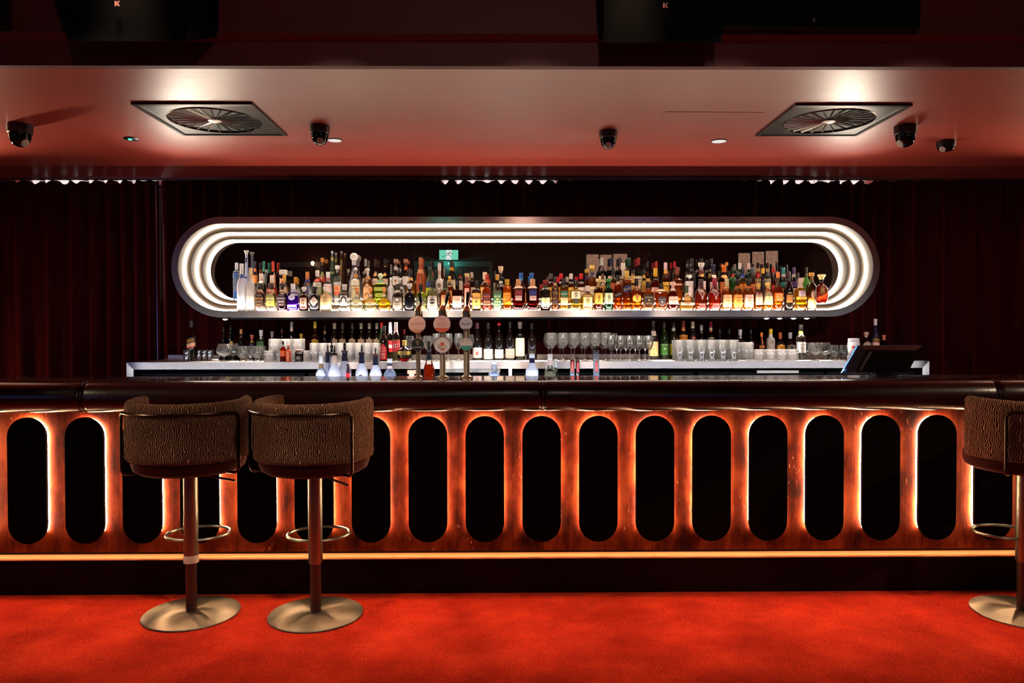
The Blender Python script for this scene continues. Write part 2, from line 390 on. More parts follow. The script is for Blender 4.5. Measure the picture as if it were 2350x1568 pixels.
struct(MB().box(XL, XR, YR, YB, -0.05, 0.0).build('floor', M_CARPET))
struct(MB().box(XL-0.1, XL, YR, YB, 0, 3.6).build('wall_left', M_DARKWALL))
struct(MB().box(XR, XR+0.1, YR, YB, 0, 3.6).build('wall_right', M_DARKWALL))
struct(MB().box(XL, XR, YR-0.1, YR, 0, 3.6).build('wall_rear', M_DARKWALL))
struct(MB().box(XL-0.1, XR+0.1, YR-0.1, BULK, 3.5, 3.6).build('ceiling', M_DARKWALL))
# the low canopy over the bar: front face, satin underside
struct(MB().box(XL, XR, BULK+0.02, YB, CEIL, CEIL+0.12).build('ceiling', M_CANOPY))
struct(MB().box(XL, XR, BULK-0.02, BULK+0.02, CEIL-0.004, 3.5).build('ceiling', M_BEAM))
zt = at_y(1175, 79, BULK-0.02)[1]
b = MB(); pr = [(BULK-0.02, zt+0.012), (BULK-0.05, zt), (BULK-0.05, zt-0.01), (BULK-0.035, zt-0.03), (BULK-0.02, zt-0.036)]
b.loft([[(x, y, z) for y, z in pr] for x in (XL, XR)]); struct(b.build('trim_1', M_BEAM, smooth=False))

# back wall with three high windows behind the curtains
wins = []
for a, c in ((62, 366), (1008, 1282), (1735, 1995)):
    wins.append((at_y(a, 420, 5.98)[0], at_y(c, 420, 5.98)[0]))
b = MB(); xs = [XL]+[q for w_ in wins for q in w_]+[XR]
for i in range(0, len(xs), 2): b.box(xs[i], xs[i+1], 6.0, YB, 0, CEIL)
for a, c in wins: b.box(a, c, 6.0, YB, 0, 1.6)
struct(b.build('wall_back', M_DARKWALL, smooth=False))
for i, (a, c) in enumerate(wins):
    r = struct(MB().box(a, c, 6.01, 6.03, 1.6, CEIL-0.02).build('window_%d' % (i+1), pbr('window_frame', (0.02, 0.02, 0.02))))
    b = MB(); b.box(a+0.03, c-0.03, 6.0, 6.008, 1.64, CEIL-0.002); b.build('pane', M_DAY, r)

# curtains: deep folds, scalloped heading where it hangs between the hooks
def curtain(x0, x1, label, gaps, seed, lift=0.0):
    rnd = random.Random(seed); t = empty('curtain', ((x0+x1)/2, 5.80, 0.0)); xm = (x0+x1)/2
    tag(t, label, 'curtain')
    n = int((x1-x0)/0.016); b = MB(); rows = 14; ph = 0; pts = []
    fx = []
    for i in range(n+1):
        x = x0+(x1-x0)*i/n; ph += (0.016/0.105)*2*PI*(0.8+0.4*math.sin(x*2.3+seed)); fx.append((x, ph))
    zs = [0.02, 0.3, 0.6, 0.9, 1.2, 1.5, 1.8, 2.0, 2.2, 2.35, 2.45, 2.50, 2.53, CEIL-0.013]
    gr = []
    for zi, z in enumerate(zs):
        row = []
        for x, p_ in fx:
            amp = 0.034*(1.0 if z < 2.3 else 0.8)
            y = amp*math.sin(p_)+0.012*math.sin(2*p_+x*5+z*0.6)+0.006*math.sin(z*2+x*3)
            zz = z if z < 2.545 else CEIL-0.002
            if zi == len(zs)-1:
                for a, c in gaps:
                    if a < x < c:
                        s_ = math.sin((x-a)/0.055*PI); zz = CEIL-0.002-0.026*max(0.0, s_)**0.7 if int((x-a)/0.055) % 2 == 0 else CEIL-0.002
            row.append((x-xm, y, zz))
        gr.append(row)
    W = n+1
    for zi in range(len(zs)-1):
        pass
    # two skins 4 mm apart so the cloth has a thickness
    fr = [p for r in gr for p in r]; bk = [(x, y+0.004, z) for x, y, z in fr]
    q = []
    for i in range(len(zs)-1):
        for j in range(n):
            q.append((i*W+j, i*W+j+1, (i+1)*W+j+1, (i+1)*W+j))
    b.add(fr, q); b.add(bk, [tuple(reversed(f)) for f in q])
    b.build('cloth', M_CURTAIN, t, ang=80)
    b = MB()
    for k in range(int((x1-x0)/0.2)):
        b.box(x0-xm+0.1+k*0.2, x0-xm+0.106+k*0.2, -0.004, 0.004, CEIL-0.016, CEIL-0.008)
    b.build('hooks', M_BLACK, t, smooth=False)
xa = at_y(367, 600, 5.80)[0]; xb = at_y(2040, 600, 5.80)[0]
g = [(a+0.03, c-0.03) for a, c in wins]
curtain(XL+0.02, xa-0.004, 'dark red velvet curtain hanging at the end of the back bar, before the pale seam', [g[0]], 1)
curtain(xa+0.004, xb-0.004, 'long dark red velvet curtain hanging behind the lit bottle niche', [g[1], g[2]], 2)
curtain(xb+0.004, XR-0.02, 'dark red velvet curtain hanging beside the till end of the back bar', [], 3)
b = MB().box(XL, XR, 5.725, 5.745, CEIL-0.012, CEIL-0.001)
tag(b.build('curtain_rail', pbr('rail_metal', (0.30, 0.27, 0.26), rough=0.3, metal=1.0)), 'thin metal curtain rail fixed under the red ceiling', 'rail')
tag(MB().box(xa-0.003, xa+0.003, 5.745, 5.752, 0.9, CEIL-0.02).build('seam_line', pbr('seam_line_metal', (0.6, 0.5, 0.5), rough=0.25, metal=1.0)), 'slim pale strip for the light line between two red curtains', 'seam')  # pale strip standing in for the thin light line at the curtain seam

# ------------------------------------------------------------------ what the mirror shows of the far side of the room
MY = F+0.33                                   # mirror plane
def behind(px, py, y=YR+0.03):                # real place on the rear wall of what a mirror pixel shows
    X, Z = at_y(px, py, 2*MY-y); return X, Z
def rear_box(px0, py0, px1, py1, y0, y1):
    a = behind(px0, py0, y1); c = behind(px1, py1, y1); return (a[0], c[0], y0, y1, c[1], a[1])
gx = [(1346, 1374, 584, 720), (1378, 1404, 585, 720), (1408, 1439, 583, 720)]
M_OBSC = emis('obscured_glass_light', (1.0, 0.60, 0.42), 0.62); nt = M_OBSC.node_tree
nz = tex(nt, 'ShaderNodeTexNoise', coords(nt, scale=(4, 4, 4)), Scale=9.0, Detail=3.0, Distortion=1.5)
cc = ramp(nt, nz.outputs[0], [(0.35, (0.45, 0.22, 0.14)), (0.6, (0.9, 0.55, 0.38))]); nt.links.new(cc, nt.nodes['Emission'].inputs[0])
M_FRAMEGREY = pbr('grey_door_frame', (0.10, 0.11, 0.12), rough=0.5)
nwin = 4
for grp in (gx, [(1695, 1721, 581, 720), (1727, 1753, 578, 720), (1758, 1785, 576, 720)]):
    x0, x1, y0, y1, z0, z1 = rear_box(grp[0][0]-5, grp[0][2]-6, grp[-1][1]+5, 760, YR, YR+0.03)
    r = struct(MB().box(x0, x1, y0, y1, 0.9, z1).build('window_%d' % nwin, M_BLACK)); nwin += 1
    for q in grp:
        x0, x1, y0, y1, z0, z1 = rear_box(*[q[0], q[2], q[1], q[3]], YR+0.03, YR+0.045)
        MB().box(x0, x1, y0, y1, 1.0, z1).build('pane', M_OBSC, r)
for k, (a, t_, c) in enumerate(((951, 600, 1131), (636, 601, 737))):
    x0, x1, y0, y1, z0, z1 = rear_box(a, t_, c, 760, YR, YR+0.05)
    r = struct(MB().box(x0+0.07, x1-0.07, y0+0.001, y1-0.02, 0, z1-0.1).build('door_%d' % (k+1), pbr('dark_door', (0.03, 0.012, 0.012), rough=0.4)))
    b = MB(); b.box(x0, x0+0.07, y0, y1, 0, z1); b.box(x1-0.07, x1, y0, y1, 0, z1); b.box(x0+0.07, x1-0.07, y0, y1, z1-0.1, z1)
    b.build('door_frame', M_FRAMEGREY, r, smooth=False)
# green running-man exit sign
x0, x1, y0, y1, z0, z1 = rear_box(1009, 575, 1052, 597, YR, YR+0.10)
xm, zm, hw, hh = (x0+x1)/2, (z0+z1)/2, (x1-x0)/2, (z1-z0)/2
t = empty('exit_sign', (xm, YR+0.12, zm)); tag(t, 'lit green and white exit sign above the grey door, seen in the mirror', 'sign')
MB().box(-hw-0.01, hw+0.01, -0.04, 0.05, -hh-0.012, hh+0.03).build('housing', M_BLACK, t)
MB().box(-hw, hw, 0.05, 0.058, -hh, hh).build('panel', emis('exit_green', (0.20, 0.85, 0.62), 1.5), t)
MB().box(-hw*0.28, hw*0.30, 0.058, 0.062, -hh, hh).build('pictogram_field', emis('exit_white', (0.85, 1.0, 1.0), 1.6), t)
b = MB(); m_ = hh*0.75
b.disc((0.02, 0.064, m_*0.75), m_*0.16, n=12)
for p0, p1 in (((0.01, 0.55), (-0.01, 0.0)), ((-0.01, 0.0), (0.05, -0.35)), ((0.05, -0.35), (0.03, -0.85)), ((-0.01, 0.0), (-0.07, -0.3)), ((-0.07, -0.3), (-0.12, -0.55)), ((0.01, 0.5), (0.08, 0.2)), ((0.01, 0.5), (-0.06, 0.25))):
    b.tube([(p0[0], 0.064, p0[1]*m_), (p1[0], 0.064, p1[1]*m_)], m_*0.085, 6)
b.build('running_figure', pbr('exit_figure', (0.02, 0.25, 0.14)), t)
lamp('exit_glow', 'POINT', (xm, YR+0.22, zm-0.17), 9, (0.1, 1.0, 0.75), shadow_soft_size=0.001)
# warm bare bulb on the rear wall
bx, bz = behind(714, 611, YR+0.3); t = empty('wall_lamp', (bx, YR+0.02, bz)); tag(t, 'small warm wall lamp glowing in the mirror by the far door', 'lamp')
MB().box(-0.03, 0.03, -0.015, 0.02, -0.05, 0.05).build('wall_plate', M_BLACK, t)
b = MB(); b.tube([(0, 0.01, 0), (0, 0.12, 0.0), (0, 0.16, 0.02)], 0.008, 8); b.build('arm', M_BRASS, t)
b = MB(); b.lathe([(0.002, 0), (0.02, 0.01), (0.035, 0.04), (0.03, 0.07), (0.004, 0.085)], 14, (0, 0.17, 0.02)); b.build('bulb', emis('warm_bulb', (1, 0.6, 0.3), 14), t)

# two added blue glow panels, out of view, for the steel to reflect
for (sx_, sy_, sw, rz_, lab) in ((XL+0.06, -0.4, 1.1, PI/2, 'added blue glow panel at the side of the room, only mirrored in steel'), (2.55, YR+0.06, 0.5, PI, 'narrow added blue glow panel on the rear wall, only mirrored in steel')):
    t = empty('blue_glow_panel', (sx_, sy_, 1.3), rz_); tag(t, lab, 'screen')
    MB().box(-sw/2-0.02, sw/2+0.02, -0.02, 0.03, -0.52, 0.52).build('casing', M_BLACK, t, smooth=False)
    MB().box(-sw/2, sw/2, -0.024, -0.02, -0.5, 0.5).build('display', emis('blue_glow', (0.22, 0.34, 1.0), 1.6), t, smooth=False)

# ------------------------------------------------------------------ canopy fittings
def on_ceiling(px, py): return at_z(px, py, CEIL)
def vent(cxs, label):
    (ax, ay), (bx_, by_) = on_ceiling(*cxs[0]), on_ceiling(*cxs[1])
    (dx_, dy_) = on_ceiling(*cxs[2]); s_ = (bx_-ax); cx_, cy_ = (ax+bx_)/2, (ay+dy_)/2
    t = empty('ceiling_vent', (cx_, cy_, CEIL)); tag(t, label, 'air vent', 'square swirl air vents in the red ceiling')
    h = s_/2; R = h*0.80; n = 48
    b = MB()
    def sq(a, hh_):
        c_, s2 = math.cos(a), math.sin(a); k = hh_/max(abs(c_), abs(s2)); return (c_*k, s2*k)
    ang = [2*PI*(j+0.5)/n for j in range(n)]
    def corner(j, hh_):
        return sq(ang[j], hh_) if True else None
    # square plate with a round hole
    rings = [[(x, y, 0.0) for x, y in (sq(a, h) for a in ang)], [(x, y, -0.012) for x, y in (sq(a, h) for a in ang)],
             [(x, y, -0.014) for x, y in (sq(a, h*0.93) for a in ang)], [(x, y, -0.008) for x, y in (sq(a, h*0.91) for a in ang)],
             [(R*math.cos(a), R*math.sin(a), -0.008) for a in ang], [(R*0.985*math.cos(a), R*0.985*math.sin(a), -0.013) for a in ang],
             [(R*0.97*math.cos(a), R*0.97*math.sin(a), 0.0) for a in ang]]
    for r in rings[:4]:
        for k in range(4):
            j = int(n/8+k*n/4-0.5); a = PI/4+k*PI/2
            jj = min(range(n), key=lambda q: abs((ang[q]-a+PI) % (2*PI)-PI)); hh_ = max(abs(r[jj][0]), abs(r[jj][1]))
            r[jj] = (hh_*(1 if math.cos(a) > 0 else -1), hh_*(1 if math.sin(a) > 0 else -1), r[jj][2])
    b.loft(rings, True, (False, False)); b.build('frame', pbr('vent_frame', (0.035, 0.027, 0.025), rough=0.35, metal=0.5), t, smooth=False)
    b = MB(); b.disc((0, 0, -0.0015), R*0.97, 'z', 40, 0.002); b.build('duct_back', pbr('duct_black', (0.004, 0.004, 0.004), rough=0.6), t)
    b = MB()
    for k in range(24):
        a = 2*PI*k/24
        ca, sa = math.cos(a), math.sin(a); r0, r1 = R*0.16, R*0.965; w_ = 0.006
        vs = []
        for rr, ww in ((r0, 0.0016), (r1, 0.0042)):
            for sg, zz in ((-1, -0.012), (1, -0.006), (1, -0.004), (-1, -0.010)):
                vs.append((rr*ca-sg*ww*sa, rr*sa+sg*ww*ca, zz))
        b.add(vs, [(0, 1, 2, 3), (7, 6, 5, 4), (0, 4, 5, 1), (1, 5, 6, 2), (2, 6, 7, 3), (3, 7, 4, 0)])
    b.build('blades', pbr('vent_blades', (0.60, 0.52, 0.47), rough=0.35, metal=0.6), t, smooth=False)
    b = MB(); b.lathe([(0.001, -0.02), (R*0.07, -0.018), (R*0.15, -0.012), (R*0.15, -0.005)], 24); b.build('hub', pbr('vent_blades', (0.6, 0.52, 0.47)), t)
vent([(303, 236), (580, 236), (416, 306)], 'square swirl vent in the ceiling nearer the small green detector')
vent([(1823, 239), (2092, 239), (1735, 307)], 'square swirl vent in the ceiling next to the access panel')
def dome(px, py, wpx, label, low=False, yaw=0.0):
    X, Y = on_ceiling(px, py); r = wpx/2/FPX*Y
    t = empty('dome_camera', (X, Y, CEIL), yaw); tag(t, label, 'security camera', 'black dome cameras on the ceiling')
    b = MB()
    if low: b.lathe([(r*0.96, 0), (r, -0.2*r), (r*0.98, -0.5*r), (r*0.9, -0.72*r)], 28)
    else: b.lathe([(r*0.98, 0), (r, -0.15*r), (r*0.97, -0.75*r), (r*0.90, -0.80*r)], 28)
    b.build('mount', M_BLACK, t)
    b = MB()
    if low: b.lathe([(r*0.9, -0.70*r), (r*0.72, -1.05*r), (r*0.2, -1.15*r), (0.001, -1.16*r)], 28)
    else: b.lathe([(r*0.9, -0.78*r), (r*0.86, -1.1*r), (r*0.74, -1.5*r), (r*0.55, -1.78*r), (r*0.25, -1.92*r), (0.001, -1.94*r)], 28)
    b.build('dome_cover', M_GLOSSBLACK, t)
    b = MB(); zz = -0.9*r if low else -1.55*r; yy = -0.80*r if low else -0.62*r
    rr = r*0.36; path = [(rr*math.cos(a), yy-0.04*r-0.3*rr*math.sin(a)*0, zz+rr*math.sin(a)) for a in [2*PI*i/16 for i in range(16)]]
    b.lathe([(rr, 0), (rr*0.95, 0.02*r), (rr*0.7, 0.03*r), (0.001, 0.02*r)], 18)
    o = b.build('lens', pbr('camera_lens', (0.55, 0.45, 0.36), rough=0.2), t); o.location = (0, yy, zz-0.12*r); o.rotation_euler = (math.radians(125), 0, 0)
dome(46, 286, 52, 'black dome camera on the ceiling at the end casting a long shadow', yaw=1.2)
dome(734, 289, 45, 'black dome camera on the ceiling touching a round white downlight', yaw=0.26)
dome(1396, 301, 42, 'black dome camera on the ceiling beside the square access panel', yaw=-0.14)
dome(2078, 289, 50, 'larger black dome camera beside the square swirl vent', yaw=-1.3)
dome(2171, 324, 41, 'small flat black dome camera, the last along the ceiling', True, yaw=-1.0)
def downlight(px, py, wpx, label):
    X, Y = on_ceiling(px, py); r = wpx/2/FPX*Y
    t = empty('downlight', (X, Y, CEIL)); tag(t, label, 'downlight', 'flush round downlights')
    b = MB(); b.lathe([(r, 0), (r, -0.003), (r*0.93, -0.006), (r*0.9, -0.003)], 28, caps=(False, False)); b.build('rim', pbr('downlight_rim', (0.02, 0.01, 0.01)), t)
    b = MB(); b.disc((0, 0, -0.0035), r*0.91, 'z', 28, 0.003); b.build('lens', emis('downlight_glow', (1, 0.9, 0.82), 0.85), t)
downlight(768, 321, 34, 'flush white downlight right behind a dome camera')
downlight(1650, 323, 36, 'flush white downlight just below the access panel outline')
X, Y = on_ceiling(301, 318); t = empty('smoke_detector', (X, Y, CEIL)); tag(t, 'small flush detector with a green light near the square vent', 'detector')
b = MB(); b.lathe([(0.046, 0), (0.046, -0.003), (0.038, -0.007), (0.012, -0.008), (0.001, -0.008)], 24); b.build('body', M_BLACK, t)
MB().box(-0.008, 0.008, -0.022, -0.005, -0.0115, -0.006).build('indicator', emis('green_led', (0.05, 1, 0.45), 6), t)
c4 = [on_ceiling(*q) for q in ((1527, 256), (1755, 258), (1690, 311), (1491, 311))]
b = MB(); cx4 = sum(q[0] for q in c4)/4; cy4 = sum(q[1] for q in c4)/4
b.loft([[(x, y, CEIL-0.0005) for x, y in c4], [(x, y, CEIL-0.002) for x, y in c4]])
t = b.build('access_panel', M_CANOPY, smooth=False); tag(t, 'square access panel painted like the red ceiling', 'panel')

# speakers and screens on the canopy front
def speaker(bl, br, tx0, tx1, kx, ky_, label, side=0):
    yb = 3.06; (x0, z0), (x1, z1) = at_y(*bl, yb), at_y(*br, yb)
    (u0, zt0), (u1, _) = at_y(tx0, 0, yb), at_y(tx1, 0, yb); zc = (z0+z1)/2
    sc = 0.5/(zt0-zc)
    t0, t1 = x0+(u0-x0)*sc, x1+(u1-x1)*sc
    t = empty('wall_speaker', ((x0+x1)/2, yb, zc)); tag(t, label, 'speaker', 'black speakers on the canopy front'); xm = (x0+x1)/2
    b = MB(); d = 0.2
    vs = [(x0-xm, 0, 0), (x1-xm, 0, 0), (x1-xm+side, d, 0.095), (x0-xm+side, d, 0.095), (t0-xm, -0.05, 0.5), (t1-xm, -0.05, 0.5), (t1-xm+side, d-0.02, 0.5), (t0-xm+side, d-0.02, 0.5)]
    b.add(vs, [(0, 3, 2, 1), (4, 5, 6, 7), (0, 1, 5, 4), (1, 2, 6, 5), (2, 3, 7, 6), (3, 0, 4, 7)])
    b.build('cabinet', pbr('speaker_black', (0.003, 0.003, 0.003), rough=0.8, spec=0.08), t, smooth=False)
    b = MB(); b.box(-0.03, 0.03, d-0.02, BULK-0.02-yb, 0.25, 0.33); b.build('bracket', M_BLACK, t, smooth=False)
    kx_, kz = at_y(kx, ky_, yb-0.012); s_ = 0.020
    b = MB(); q = [(-.45, -.5), (-.15, -.5), (-.15, .5), (-.45, .5)]; b.prism([(x*s_+kx_-xm, z*s_+kz-zc) for x, z in q], -0.028, -0.024)
    for q in ([(-.1, 0.02), (.25, .5), (.62, .5), (.12, -.02)], [(-.1, -.02), (.2, -.5), (.55, -.5), (.18, .05)]):
        b.prism([(x*s_+kx_-xm, z*s_+kz-zc) for x, z in q], -0.028, -0.024)
    b.build('logo', pbr('speaker_logo', (0.75, 0.32, 0.28), rough=0.4, emit=(0.6, 0.2, 0.15), es=0.05), t, smooth=False)  # logo made to glow faintly, in place of light falling on it
speaker((157, 93), (429, 95), 131, 431, 273, 12, 'black speaker tilted on the canopy front over the vent near the green detector', 0.05)
speaker((1387, 98), (1656, 97), 1383, 1661, 1525, 16, 'black speaker on the canopy front overlapping the dark screen')
def screen(x0p, x1p, yp, label, logo=None):
    yb = BULK-0.10; (x0, z0) = at_y(x0p, yp, yb); x1 = at_y(x1p, yp, yb)[0]
    t = empty('television', ((x0+x1)/2, yb, z0)); tag(t, label, 'television', 'black televisions on the canopy front'); hw = (x1-x0)/2
    MB().box(-hw, hw, 0, 0.05, 0, 0.62).build('casing', M_BLACK, t)
    MB().box(-hw+0.008, hw-0.008, -0.003, 0.0, 0.012, 0.61).build('display', pbr('dead_display', (0.002, 0.006, 0.004), rough=0.15), t)
    MB().box(-0.1, 0.1, 0.05, 0.08, 0.2, 0.4).build('wall_mount', M_BLACK, t)
    if logo:
        lx, lz = at_y(*logo, yb-0.004); s_ = 0.006
        b = MB(); b.box(lx-(x0+x1)/2-s_/2, lx-(x0+x1)/2+s_/2, -0.006, -0.003, lz-z0-s_, lz-z0+0.2*s_); b.box(lx-(x0+x1)/2-s_, lx-(x0+x1)/2+s_, -0.006, -0.003, lz-z0+s_*0.6, lz-z0+s_); b.build('badge', pbr('badge', (0.5, 0.5, 0.48)), t, smooth=False)
screen(1640, 2112, 65, 'wide black television on the canopy front behind a speaker', (1868, 47))
screen(-470, 6, 57, 'black television at the canopy end, only its corner showing')

# ------------------------------------------------------------------ the bar
BX0, BX1 = -4.6, 5.0
bar = empty('bar_counter', (0.0, 3.98, 0.0)); tag(bar, 'long red-brown bar with padded edge and glowing pill-shaped plaques', 'bar counter')
def B(b, name, mats, parent=bar, **kw):       # world coordinates kept, parented to the bar
    o = b.build(name, mats, parent, **kw); o.location = (0, -3.98, 0) if parent is bar else (0, 0, 0); return o
# panel, from y 3.975 back
B(MB().box(BX0, BX1, 3.975, 3.995, 0.205, 1.05), 'front_panel', M_WOOD, smooth=False)
B(MB().box(BX0, BX1, 3.905, 4.08, 0.0, 0.182), 'plinth', pbr('plinth_laminate', (0.010, 0.0015, 0.0015), rough=0.8, spec=0.08), smooth=False)
B(MB().box(BX0, BX1, 3.902, 3.999, 0.182, 0.186), 'ledge', pbr('plinth_ledge_wood', (0.62, 0.28, 0.12), rough=0.45), smooth=False)
B(MB().box(BX0, BX1, 3.998, 4.02, 0.212, 0.222), 'plinth_light', emis('plinth_led', (1.0, 0.50, 0.2), 9.0), smooth=False)
B(MB().box(BX0, BX1, 4.05, 4.07, 0.186, 1.05), 'carcass', M_BLACK, smooth=False)
# worktop slab
bw = MB(); bw.box(BX0, BX1, 3.875, 4.27, 1.05, BAR_Z-0.002); B(bw, 'worktop', M_MARBLE, smooth=False)
# padded edge in sections, with a gap at each joint
jx = [at_y(p, 905, 3.79)[0] for p in (182, 1247, 2297)]
edges = [BX0]+jx+[BX1]
prof = []
for i in range(15):
    a = PI/2+PI*i/14
    prof.append((3.865+0.075*math.cos(a), 1.051+0.080*math.sin(a)))
prof = [(3.874, 1.1305)]+prof+[(3.972, 0.971), (3.972, 0.99), (3.874, 1.045)]
for i in range(4):
    x0, x1 = edges[i]+0.006, edges[i+1]-0.006; rings = []
    xs_ = [(x0, 0.93), (x0+0.006, 0.985), (x0+0.02, 1.0)]+[(x0+0.02+(x1-x0-0.04)*k/18, 1.0) for k in range(1, 18)]+[(x1-0.02, 1.0), (x1-0.006, 0.985), (x1, 0.93)]
    for x, s_ in xs_:
        rings.append([(x, 3.93+(y-3.93)*s_ + (0.0012*math.sin(x*5.1+z*9) if y < 3.86 else 0), 1.051+(z-1.051)*s_+ 0.0015*math.sin(x*3.7+y*20)*(1 if z < 1.1 else 0)) for y, z in prof])
    B(MB().loft(rings), 'padded_edge', M_LEATHER, ang=60)
for x in jx: B(MB().tube([(x, y, z) for y, z in [(3.93+(yy-3.93)*0.96, 1.051+(zz-1.051)*0.96) for yy, zz in prof[1:16]]], 0.006, 6), 'joint_piping', M_LEATHER)
# plaques standing off the panel with a light strip behind each
def pill(cx_, cz, r, half, n=14):
    pts = [(cx_+r*math.cos(a), cz+half+r*math.sin(a)) for a in [PI*i/n for i in range(n+1)]]
    pts += [(cx_+r*math.cos(a), cz-half+r*math.sin(a)) for a in [PI+PI*i/n for i in range(n+1)]]
    return pts
xc = at_y(1243, 1100, 3.93)[0]; zt_, zb_ = at_y(1243, 955, 3.93)[1], at_y(1243, 1244, 3.93)[1]
PR = 0.103; half = (zt_-zb_)/2-PR; zc_ = (zt_+zb_)/2
M_PLQ = pbr('plaque_black_laminate', (0.004, 0.002, 0.002), rough=0.8, spec=0.04)
plq0 = None
for k in range(-13, 12):
    cx_ = xc+0.3025*k
    if not BX0+0.2 < cx_ < BX1-0.2: continue
    if plq0 is None:
        b = MB(); b.loft([[(x, 3.925, z) for x, z in pill(0, zc_, PR-0.002, half)], [(x, 3.927, z) for x, z in pill(0, zc_, PR, half)], [(x, 3.941, z) for x, z in pill(0, zc_, PR, half)]])
        plq0 = B(b, 'plaque', M_PLQ); plq = plq0
        b = MB(); rr = PR-0.011
        path = [(-rr*.88, 3.966, zc_-half-rr*.47), (-rr, 3.966, zc_-half)]+[(-rr, 3.966, zc_-half*0.5), (-rr, 3.966, zc_), (-rr, 3.966, zc_+half*0.5)]+[(rr*math.cos(a), 3.966, zc_+half+rr*math.sin(a)) for a in [PI-PI*i/12 for i in range(13)]]+[(rr, 3.966, zc_+half*0.5), (rr, 3.966, zc_), (rr, 3.966, zc_-half*0.5), (rr, 3.966, zc_-half), (rr*.88, 3.966, zc_-half-rr*.47)]
        b.tube(path, 0.0035, 6); led0 = B(b, 'light_strip', M_HALO, plq, smooth=False)
        b = MB()
        for zz in (zc_-half, zc_+half): b.tube([(0, 3.940, zz), (0, 3.976, zz)], 0.012, 8)
        std0 = B(b, 'stand_off', M_BLACK, plq)
        plq.location.x = cx_
    else:
        p2 = plq0.copy(); COL.objects.link(p2); p2.location.x = cx_
        for ch in (led0, std0): c2 = ch.copy(); COL.objects.link(c2); c2.parent = p2

# bench behind the bar that carries the speed-rail bottles
bench = empty('work_bench', (0.3, 4.52, 0)); tag(bench, 'low steel work bench hidden behind the bar, under the pourer bottles', 'bench')
MB().box(-3.6, 3.6, -0.20, 0.12, 0.885, 0.90).build('bench_top', M_STEEL2, bench)
for x in (-3.5, -1.2, 1.2, 3.5):
    for y in (-0.16, 0.08): MB().box(x-0.02, x+0.02, y-0.02, y+0.02, 0.0, 0.885).build('leg', M_STEEL2, bench)

# ------------------------------------------------------------------ back counter
fx0, fz = at_y(290, 832.5, 5.07); fx1, _ = at_y(2133, 828, 5.07)
bc = empty('back_counter', ((fx0+fx1)/2, 5.35, 0)); tag(bc, 'long stainless steel back counter with a deep polished fascia', 'counter'); oX = (fx0+fx1)/2
ztop = BACK_Z; zl = ztop-0.047
def BC(b, name, mats, **kw): o = b.build(name, mats, bc, **kw); o.location = (-oX, -5.35, 0); return o
BC(MB().box(fx0+0.003, fx1-0.003, 5.08, 5.70, ztop-0.02, ztop), 'worktop', pbr('worktop_steel', (0.62, 0.57, 0.54), rough=0.3, metal=0.75), smooth=False)
BC(MB().prism([(fx0, ztop+0.0015), (fx0+0.047, zl), (fx1-0.047, zl), (fx1, ztop+0.0015)], 5.07, 5.08), 'fascia', M_STEEL, smooth=False)
for s_, xx in ((1, fx0), (-1, fx1)):
    BC(MB().prism([(xx, ztop+0.001), (xx, 0.0), (xx+s_*0.047, 0.0), (xx+s_*0.047, zl)][::s_], 5.07, 5.68), 'end_leg', M_STEEL2, smooth=False)
BC(MB().box(fx0, fx1, 5.695, 5.70, ztop, ztop+0.03), 'upstand', M_STEEL2, smooth=False)
# fridges below the counter, between the legs
nf = 5; xs5 = [fx0+0.06, at_y(700, 850, 5.1)[0], at_y(1168, 850, 5.1)[0], at_y(1600, 850, 5.1)[0], at_y(1900, 850, 5.1)[0], fx1-0.06]
fl = ['under the end of the steel counter by the red curtain', 'under the wide ribbed tumblers', 'under the row of wine glasses', 'under the tall clear tumblers', 'under the counter behind the till']
for i in range(5):
    a, c = xs5[i]+0.012, xs5[i+1]-0.012; t = empty('bar_fridge', ((a+c)/2, 5.40, 0.0)); tag(t, 'black bar fridge '+fl[i], 'fridge', 'black fridges under the back counter'); hw = (c-a)/2
    MB().box(-hw, hw, -0.26, 0.27, 0.0, zl-0.03).build('cabinet', M_CABINET, t, smooth=False)
    for s_ in (-1, 1):
        d = MB().box(min(0.004*s_, (hw-0.004)*s_), max(0.004*s_, (hw-0.004)*s_), -0.30, -0.262, 0.08, zl-0.05).build('door', M_CABINET, t, smooth=False)
        MB().box(s_*0.03-0.008, s_*0.03+0.008, -0.325, -0.30, 0.4, 0.8).build('handle', M_CHROME, d, smooth=False)
for (p0, p1, y0p, y1p, lab) in ((1016, 1148, 846, 855, 'pale metal rail under the counter near the beer taps'), (1737, 1832, 850.5, 856.5, 'pale metal rail under the counter below the ribbed tumblers')):
    (x0, z1), (x1, _) = at_y(p0, y0p, 5.09), at_y(p1, y0p, 5.09); z0 = at_y(p0, y1p, 5.09)[1]
    o = BC(MB().box(x0, x1, 5.082, 5.098, z0, z1), 'ticket_rail', pbr('pale_rail', (0.7, 0.72, 0.66), rough=0.4), smooth=False); o['label'] = lab
x0 = at_y(1171, 855, 5.09)[0]
BC(MB().box(x0-0.012, x0+0.012, 5.075, 5.098, 0.0, zl), 'counter_post', M_STEEL2, smooth=False)

